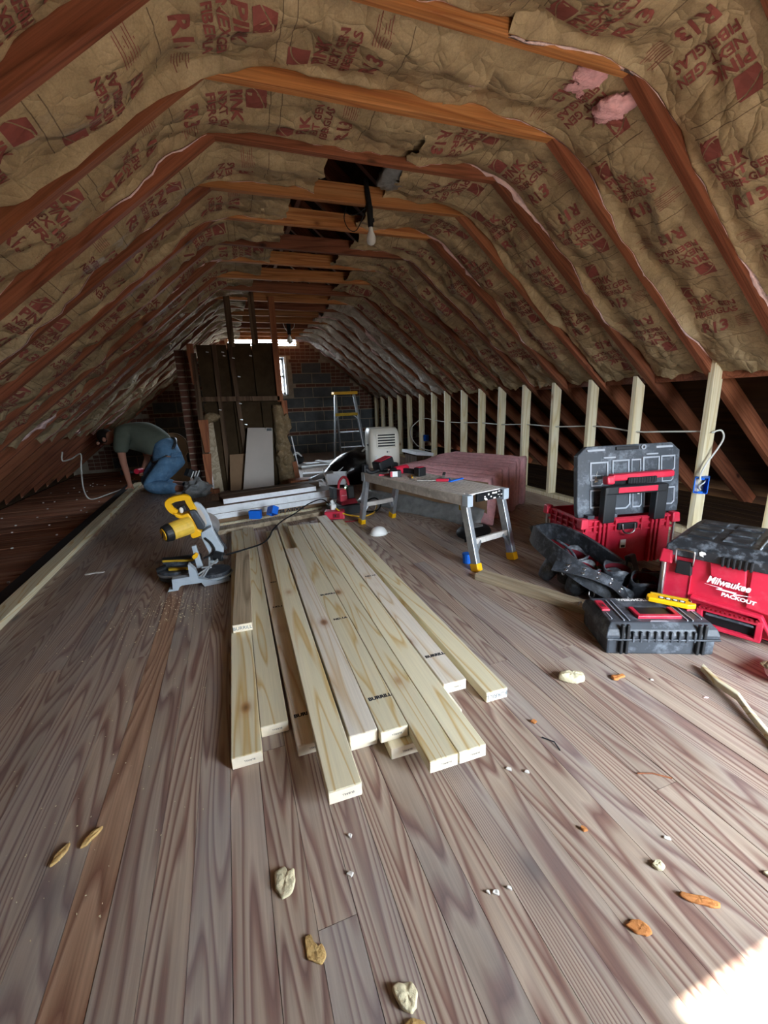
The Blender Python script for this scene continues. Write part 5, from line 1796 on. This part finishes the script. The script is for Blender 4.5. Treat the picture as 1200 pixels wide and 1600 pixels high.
# brick pier left of the partition
bp_ = MB().box((-.40, 6.02, .85), (.20, .20, 1.7)).build('brick_pier', 'mortar', wp)
bs = MB().box((0, 0, 0), (.092, .016, .062)).mesh('brick', 'brick')
for r in range(22):
    for cidx in range(2):
        link('brick', bs, bp_, (-.450 + cidx * .10, 5.914 - rb.uniform(0, .004), .04 + r * .077))
o = MB().loft([[(.20 * math.cos(a) * k, .05 + .02 * k, .20 * math.sin(a) * k) for a in [2 * PI * j / 28 for j in range(28)]] for k in (.98, 1.0)] +
              [[(.20 * math.cos(a) * k, .0 + d_, .20 * math.sin(a) * k) for a in [2 * PI * j / 28 for j in range(28)]] for k, d_ in ((1.0, 0), (.94, -.01), (.9, .005), (.2, .005))]).build('round_lid', 'cardboard', None, (-.76, 6.75, .50), (math.radians(-12), 0, math.radians(10)), smooth=False, bevel=.003)
tag(o, 'large round brown lid with pale rim standing behind the kneeling person', 'lid')
MB().box((-.0, .10, -.26), (.30, .16, .5)).build('stand_carton', 'cardboard', o)
# bag of clutter beside the person
t = thing('plastic_sack', 'crumpled grey plastic sack beside the kneeling person', 'sack', (-.43, 5.42, 0), .2)
mb = MB().ell((0, 0, .08), (.15, .13, .12), 40, 24)
mb.v = [(v[0] * (1 + .5 * nz(v[0] * 16, v[1] * 16, v[2] * 30)), v[1] * (1 + .5 * nz(v[0] * 16, v[1] * 16, v[2] * 30 + 4)), max(0, v[2] * (1 + .45 * nz(v[0] * 14, v[1] * 14, 3)))) for v in mb.v]
mb.build('sack', 'film', t, smooth=True)
t = thing('striped_pack', 'black and white striped packet on top of the grey sack', 'packet', (-.47, 5.58, .20), .5)
MB().box((0, 0, .05), (.14, .10, .09), Matrix.Rotation(.5, 3, 'Y')).build('packet', 'black', t, bevel=.004)
for i in range(3):
    MB().box((-.02 + .035 * i, -.052, .05), (.012, .004, .08), Matrix.Rotation(.5, 3, 'Y')).build('stripe', 'white', t)

# ================================================================== LIGHT BULBS
t = thing('hanging_bulb', 'white light bulb hanging on a black socket from the ceiling tie', 'light bulb', (1.0, ry(2) - .03, 0))
MB().tube(crv([(-.010, -.004, 2.345), (-.004, -.012, 2.28), (.004, -.012, 2.22), (.008, -.010, 2.17)]), [.014, .016, .017, .019], 10).build('taped_cable', 'rubber', t, smooth=True)
MB().cyl((.006, -.012, 2.20), (.010, -.010, 2.085), .021, .017, 16).build('socket', 'rubber', t, bevel=.003)
MB().box((.030, -.01, 2.125), (.008, .012, .02)).build('socket_switch', 'rubber', t)
prof = [(.012, 2.088), (.014, 2.075), (.016, 2.06), (.024, 2.045), (.0295, 2.028), (.030, 2.012), (.026, 1.996), (.016, 1.985), (.004, 1.981)]
MB().loft([[(.010 + r * math.cos(a), -.010 + r * math.sin(a), z) for a in [2 * PI * j / 20 for j in range(20)]] for r, z in prof]).build('bulb', 'bulb', t, smooth=True)
MB().tube(crv([(-.006, 0, 2.23), (-.03, .02, 2.15), (-.07, .05, 2.08), (-.12, .05, 2.085), (-.14, .07, 2.15), (-.12, .07, 2.22)]), .003, 6).build('wire', 'rubber', t, smooth=True)
MB().tube(crv([(-.006, 0, 2.20), (-.06, .03, 2.17), (-.10, .05, 2.165), (-.13, .07, 2.19)]), .003, 6).build('wire', 'rubber', t, smooth=True)
t = thing('far_bulb', 'small white bulb hanging beyond the dark partition', 'light bulb', (1.06, 7.08, 0))
MB().cyl((0, 0, 2.24), (0, 0, 2.06), .035, .028, 12).build('socket', 'rubber', t)
MB().loft([[(r * math.cos(a), r * math.sin(a), z) for a in [2 * PI * j / 14 for j in range(14)]] for r, z in ((.016, 2.06), (.022, 2.03), (.040, 2.0), (.044, 1.975), (.036, 1.945), (.006, 1.928))]).build('bulb', 'bulb', t, smooth=True)
MB().tube(crv([(-.02, 0, 2.10), (-.06, 0, 2.16), (-.08, 0, 2.22)]), .006, 6).build('wire', 'cable_white', t)
MB().tube(crv([(.02, 0, 2.12), (.08, 0, 2.17), (.09, 0, 2.23)]), .006, 6).build('wire', 'cable_white', t)

# ================================================================== CABLES
pts = [(3.06, 1.99, .72), (3.02, 2.05, .725), (3.0, 2.3, .712), (3.0, 2.55, .70), (3.0, 2.78, .72), (3.01, 3.0, .725), (3.0, 3.45, .705), (3.01, 3.9, .71), (3.0, 4.35, .695), (3.01, 4.8, .70), (3.0, 5.22, .69), (3.01, 5.7, .685), (3.0, 6.12, .70), (3.02, 6.4, .72), (3.02, 6.6, .70)]
o = MB().tube(crv([(p[0] + .04, p[1], p[2]) for p in pts], 5), .0065, 6).build('electrical_cable', 'cable_white', smooth=True)
tag(o, 'white electrical cable strung through the new wall studs', 'cable')
o = MB().tube(crv([(3.06, 1.985, .72), (3.095, 1.95, .735), (3.10, 1.93, .68), (3.06, 1.95, .58), (3.02, 1.96, .52), (3.0, 1.975, .44), (2.99, 1.965, .40)], 6), .006, 6).build('electrical_cable', 'cable_white', smooth=True)
tag(o, 'white cable looping down the near stud into its blue outlet box', 'cable')
o = MB().tube(crv([(3.05, 6.6, .72), (3.02, 6.95, .56), (3.02, 7.0, .42), (3.02, 6.75, .27), (3.02, 6.3, .22), (3.02, 6.0, .27)], 6), .008, 6).build('electrical_cable', 'cable_white', smooth=True)
tag(o, 'white cable arc around the far blue outlet box', 'cable')
o = MB().tube(crv([(-1.75, 5.65, .60), (-1.75, 5.60, .51), (-1.75, 5.9, .50), (-1.75, 6.25, .52), (-1.75, 6.15, .35), (-1.75, 6.08, .10), (-1.70, 6.1, -.03), (-1.6, 6.5, -.05), (-1.5, 6.9, -.055)], 6), .008, 6).build('electrical_cable', 'cable_white', smooth=True)
tag(o, 'white cable kinked under the left rafters by the eave', 'cable')

# ================================================================== KNEELING PERSON
def skin_fig(name, joints, edges, mat, parent, root=0, sub=2, jitter=0):
    me = bpy.data.meshes.new(name)
    me.from_pydata([j[0] for j in joints], edges, [])
    me.materials.append(M[mat])
    o = bpy.data.objects.new(name, me)
    COL.objects.link(o)
    o.parent = parent
    md = o.modifiers.new('skin', 'SKIN')
    md.use_smooth_shade = True
    if not me.skin_vertices:
        bm = bmesh.new()
        bm.from_mesh(me)
        bm.verts.layers.skin.verify()
        bm.to_mesh(me)
        bm.free()
    for i, j in enumerate(joints):
        r = j[1]
        me.skin_vertices[0].data[i].radius = (r, r) if not isinstance(r, tuple) else r
        me.skin_vertices[0].data[i].use_root = (i == root)
    s = o.modifiers.new('subdivide', 'SUBSURF')
    s.levels = s.render_levels = sub
    return o


t = thing('person', 'person in grey green shirt and jeans kneeling bent over at the left plate', 'person', (0, 0, 0))
J = [((-.74, 6.00, .40), .145), ((-.86, 6.08, .52), .135), ((-1.02, 6.17, .62), .15), ((-1.18, 6.26, .665), .14), ((-1.30, 6.33, .655), .06), ((-1.40, 6.40, .615), .085), ((-1.47, 6.44, .565), .075),   # 0-6 pelvis..head
     ((-1.20, 6.08, .635), .065), ((-1.215, 6.00, .50), .050), ((-1.215, 6.00, .37), .042), ((-1.205, 6.02, .22), .036), ((-1.20, 6.04, .105), .026), ((-1.20, 6.06, .075), .030),   # 7-12 near arm
     ((-1.12, 6.45, .62), .065), ((-1.06, 6.43, .48), .050), ((-1.03, 6.38, .36), .042), ((-1.06, 6.24, .27), .034), ((-1.08, 6.17, .23), .028),    # 13-17 far arm
     ((-.70, 5.90, .36), .105), ((-.86, 5.88, .20), .088), ((-1.00, 5.88, .085), .072), ((-.84, 5.80, .075), .062), ((-.68, 5.72, .06), .045), ((-.58, 5.68, .05), .04),   # near leg 18-23
     ((-.80, 6.12, .36), .105), ((-.95, 6.16, .20), .088), ((-1.08, 6.18, .085), .072), ((-.92, 6.12, .07), .06), ((-.74, 6.06, .06), .045), ((-.64, 6.02, .05), .04)]
E_ = [(0, 1), (1, 2), (2, 3), (3, 4), (4, 5), (5, 6), (3, 7), (7, 8), (8, 9), (9, 10), (10, 11), (11, 12), (3, 13), (13, 14), (14, 15), (15, 16), (16, 17),
      (0, 18), (18, 19), (19, 20), (20, 21), (21, 22), (22, 23), (0, 24), (24, 25), (25, 26), (26, 27), (27, 28), (28, 29)]
# fingers of the near hand spread on the plate, of the far hand round the drill
for i, (dx, dy) in enumerate(((-.055, -.020), (-.060, .004), (-.050, .028), (-.030, .045))):
    k = len(J)
    J += [((-1.20 + dx * .5, 6.06 + dy * .5, .072), .0105), ((-1.20 + dx, 6.06 + dy, .055), .0085)]
    E_ += [(12, k), (k, k + 1)]
k = len(J)
J += [((-1.175, 6.03, .07), .011), ((-1.165, 6.01, .055), .009)]
E_ += [(12, k), (k, k + 1)]
for i in range(4):
    k = len(J)
    J += [((-1.105, 6.135 - .004 * i, .245 - .018 * i), .0105), ((-1.085, 6.105, .243 - .018 * i), .009), ((-1.058, 6.115, .243 - .018 * i), .008)]
    E_ += [(17, k), (k, k + 1), (k + 1, k + 2)]
k = len(J)
J += [((-1.055, 6.15, .25), .011), ((-1.05, 6.12, .262), .009)]
E_ += [(17, k), (k, k + 1)]
t.location = (.10, -.70, 0)
t.scale = (1.12, 1.12, 1.12)
body = skin_fig('body', [(p, (r * .9 if i < 30 else r)) for i, (p, r) in enumerate(J)], E_, 'skin', t)
SJ = [((-.79, 6.03, .46), .165), ((-.88, 6.10, .55), .185), ((-1.01, 6.18, .63), .195), ((-1.18, 6.26, .665), .180), ((-1.28, 6.31, .66), .095),
      ((-1.19, 6.08, .635), .090), ((-1.215, 6.01, .53), .080), ((-1.217, 6.0, .45), .074), ((-1.12, 6.43, .62), .09), ((-1.06, 6.43, .50), .075)]
skin_fig('shirt', SJ, [(0, 1), (1, 2), (2, 3), (3, 4), (3, 5), (5, 6), (6, 7), (3, 8), (8, 9)], 'shirt', body)
PJ = [((-.74, 5.99, .40), .150), ((-.82, 6.045, .475), .135), J[18], J[19], J[20], J[21], J[22], J[24], J[25], J[26], J[27], J[28]]
PJ = [(p, r * 1.30) for p, r in PJ]
skin_fig('jeans', PJ, [(0, 1), (0, 2), (2, 3), (3, 4), (4, 5), (5, 6), (0, 7), (7, 8), (8, 9), (9, 10), (10, 11)], 'denim', body)
MB().ell((-1.425, 6.415, .628), (.100, .092, .085), 16, 10, Matrix.Rotation(.6, 3, 'Y')).build('hair', 'hair', body, smooth=True)
for p in ((-1.43, 6.325, .60), (-1.385, 6.50, .60)):
    MB().ell(p, (.020, .010, .028), 10, 6).build('ear', 'skin', body, smooth=True)
MB().ell((-1.535, 6.47, .555), (.018, .014, .02), 8, 6).build('nose', 'skin', body, smooth=True)
for dx, dy in ((-1.53, 6.435), (-1.505, 6.50)):
    MB().ell((dx, dy, .585), (.010, .010, .010), 8, 6).build('eye', 'hair', body, smooth=True)
MB().bar((-1.52, 6.44, .522), (-1.505, 6.49, .520), .012, .008).build('mouth', 'darkred', body)
bel = [Vector((-.80, 6.03, .465)) + Vector((.62, .38, .0)).normalized().cross(Vector((0, 0, 1))) * .178 * math.cos(a) + Vector((-.55, -.33, .77)).normalized() * .0 + Vector((.55, .33, .62)).normalized() * .172 * math.sin(a) for a in [2 * PI * i / 24 for i in range(25)]]
MB().tube(bel, .016, 6).build('belt', 'leather', body, smooth=True)
MB().box((-.665, 5.865, .385), (.12, .008, .12), Matrix.Rotation(.55, 3, 'Z') @ Matrix.Rotation(.25, 3, 'X')).build('back_pocket', 'denim', body, bevel=.004)
for (x, y) in ((-.56, 5.66), (-.62, 6.0)):
    MB().loft([[(x + a * .8, y + b_, z) for a, b_ in ((-.06, -.04), (.10, -.035), (.12, 0), (.10, .035), (-.06, .04))] for z in (.0, .03)] + [[(x + a * .55, y + b_ * .8, .085) for a, b_ in ((-.06, -.04), (.10, -.035), (.12, 0), (.10, .035), (-.06, .04))]]).build('shoe', 'black', body, bevel=.01)
drill('person_drill', 'red cordless drill held by the kneeling person', (-1.12, 6.11, .235), math.radians(70), scale=1.0).name = 'cordless_drill'
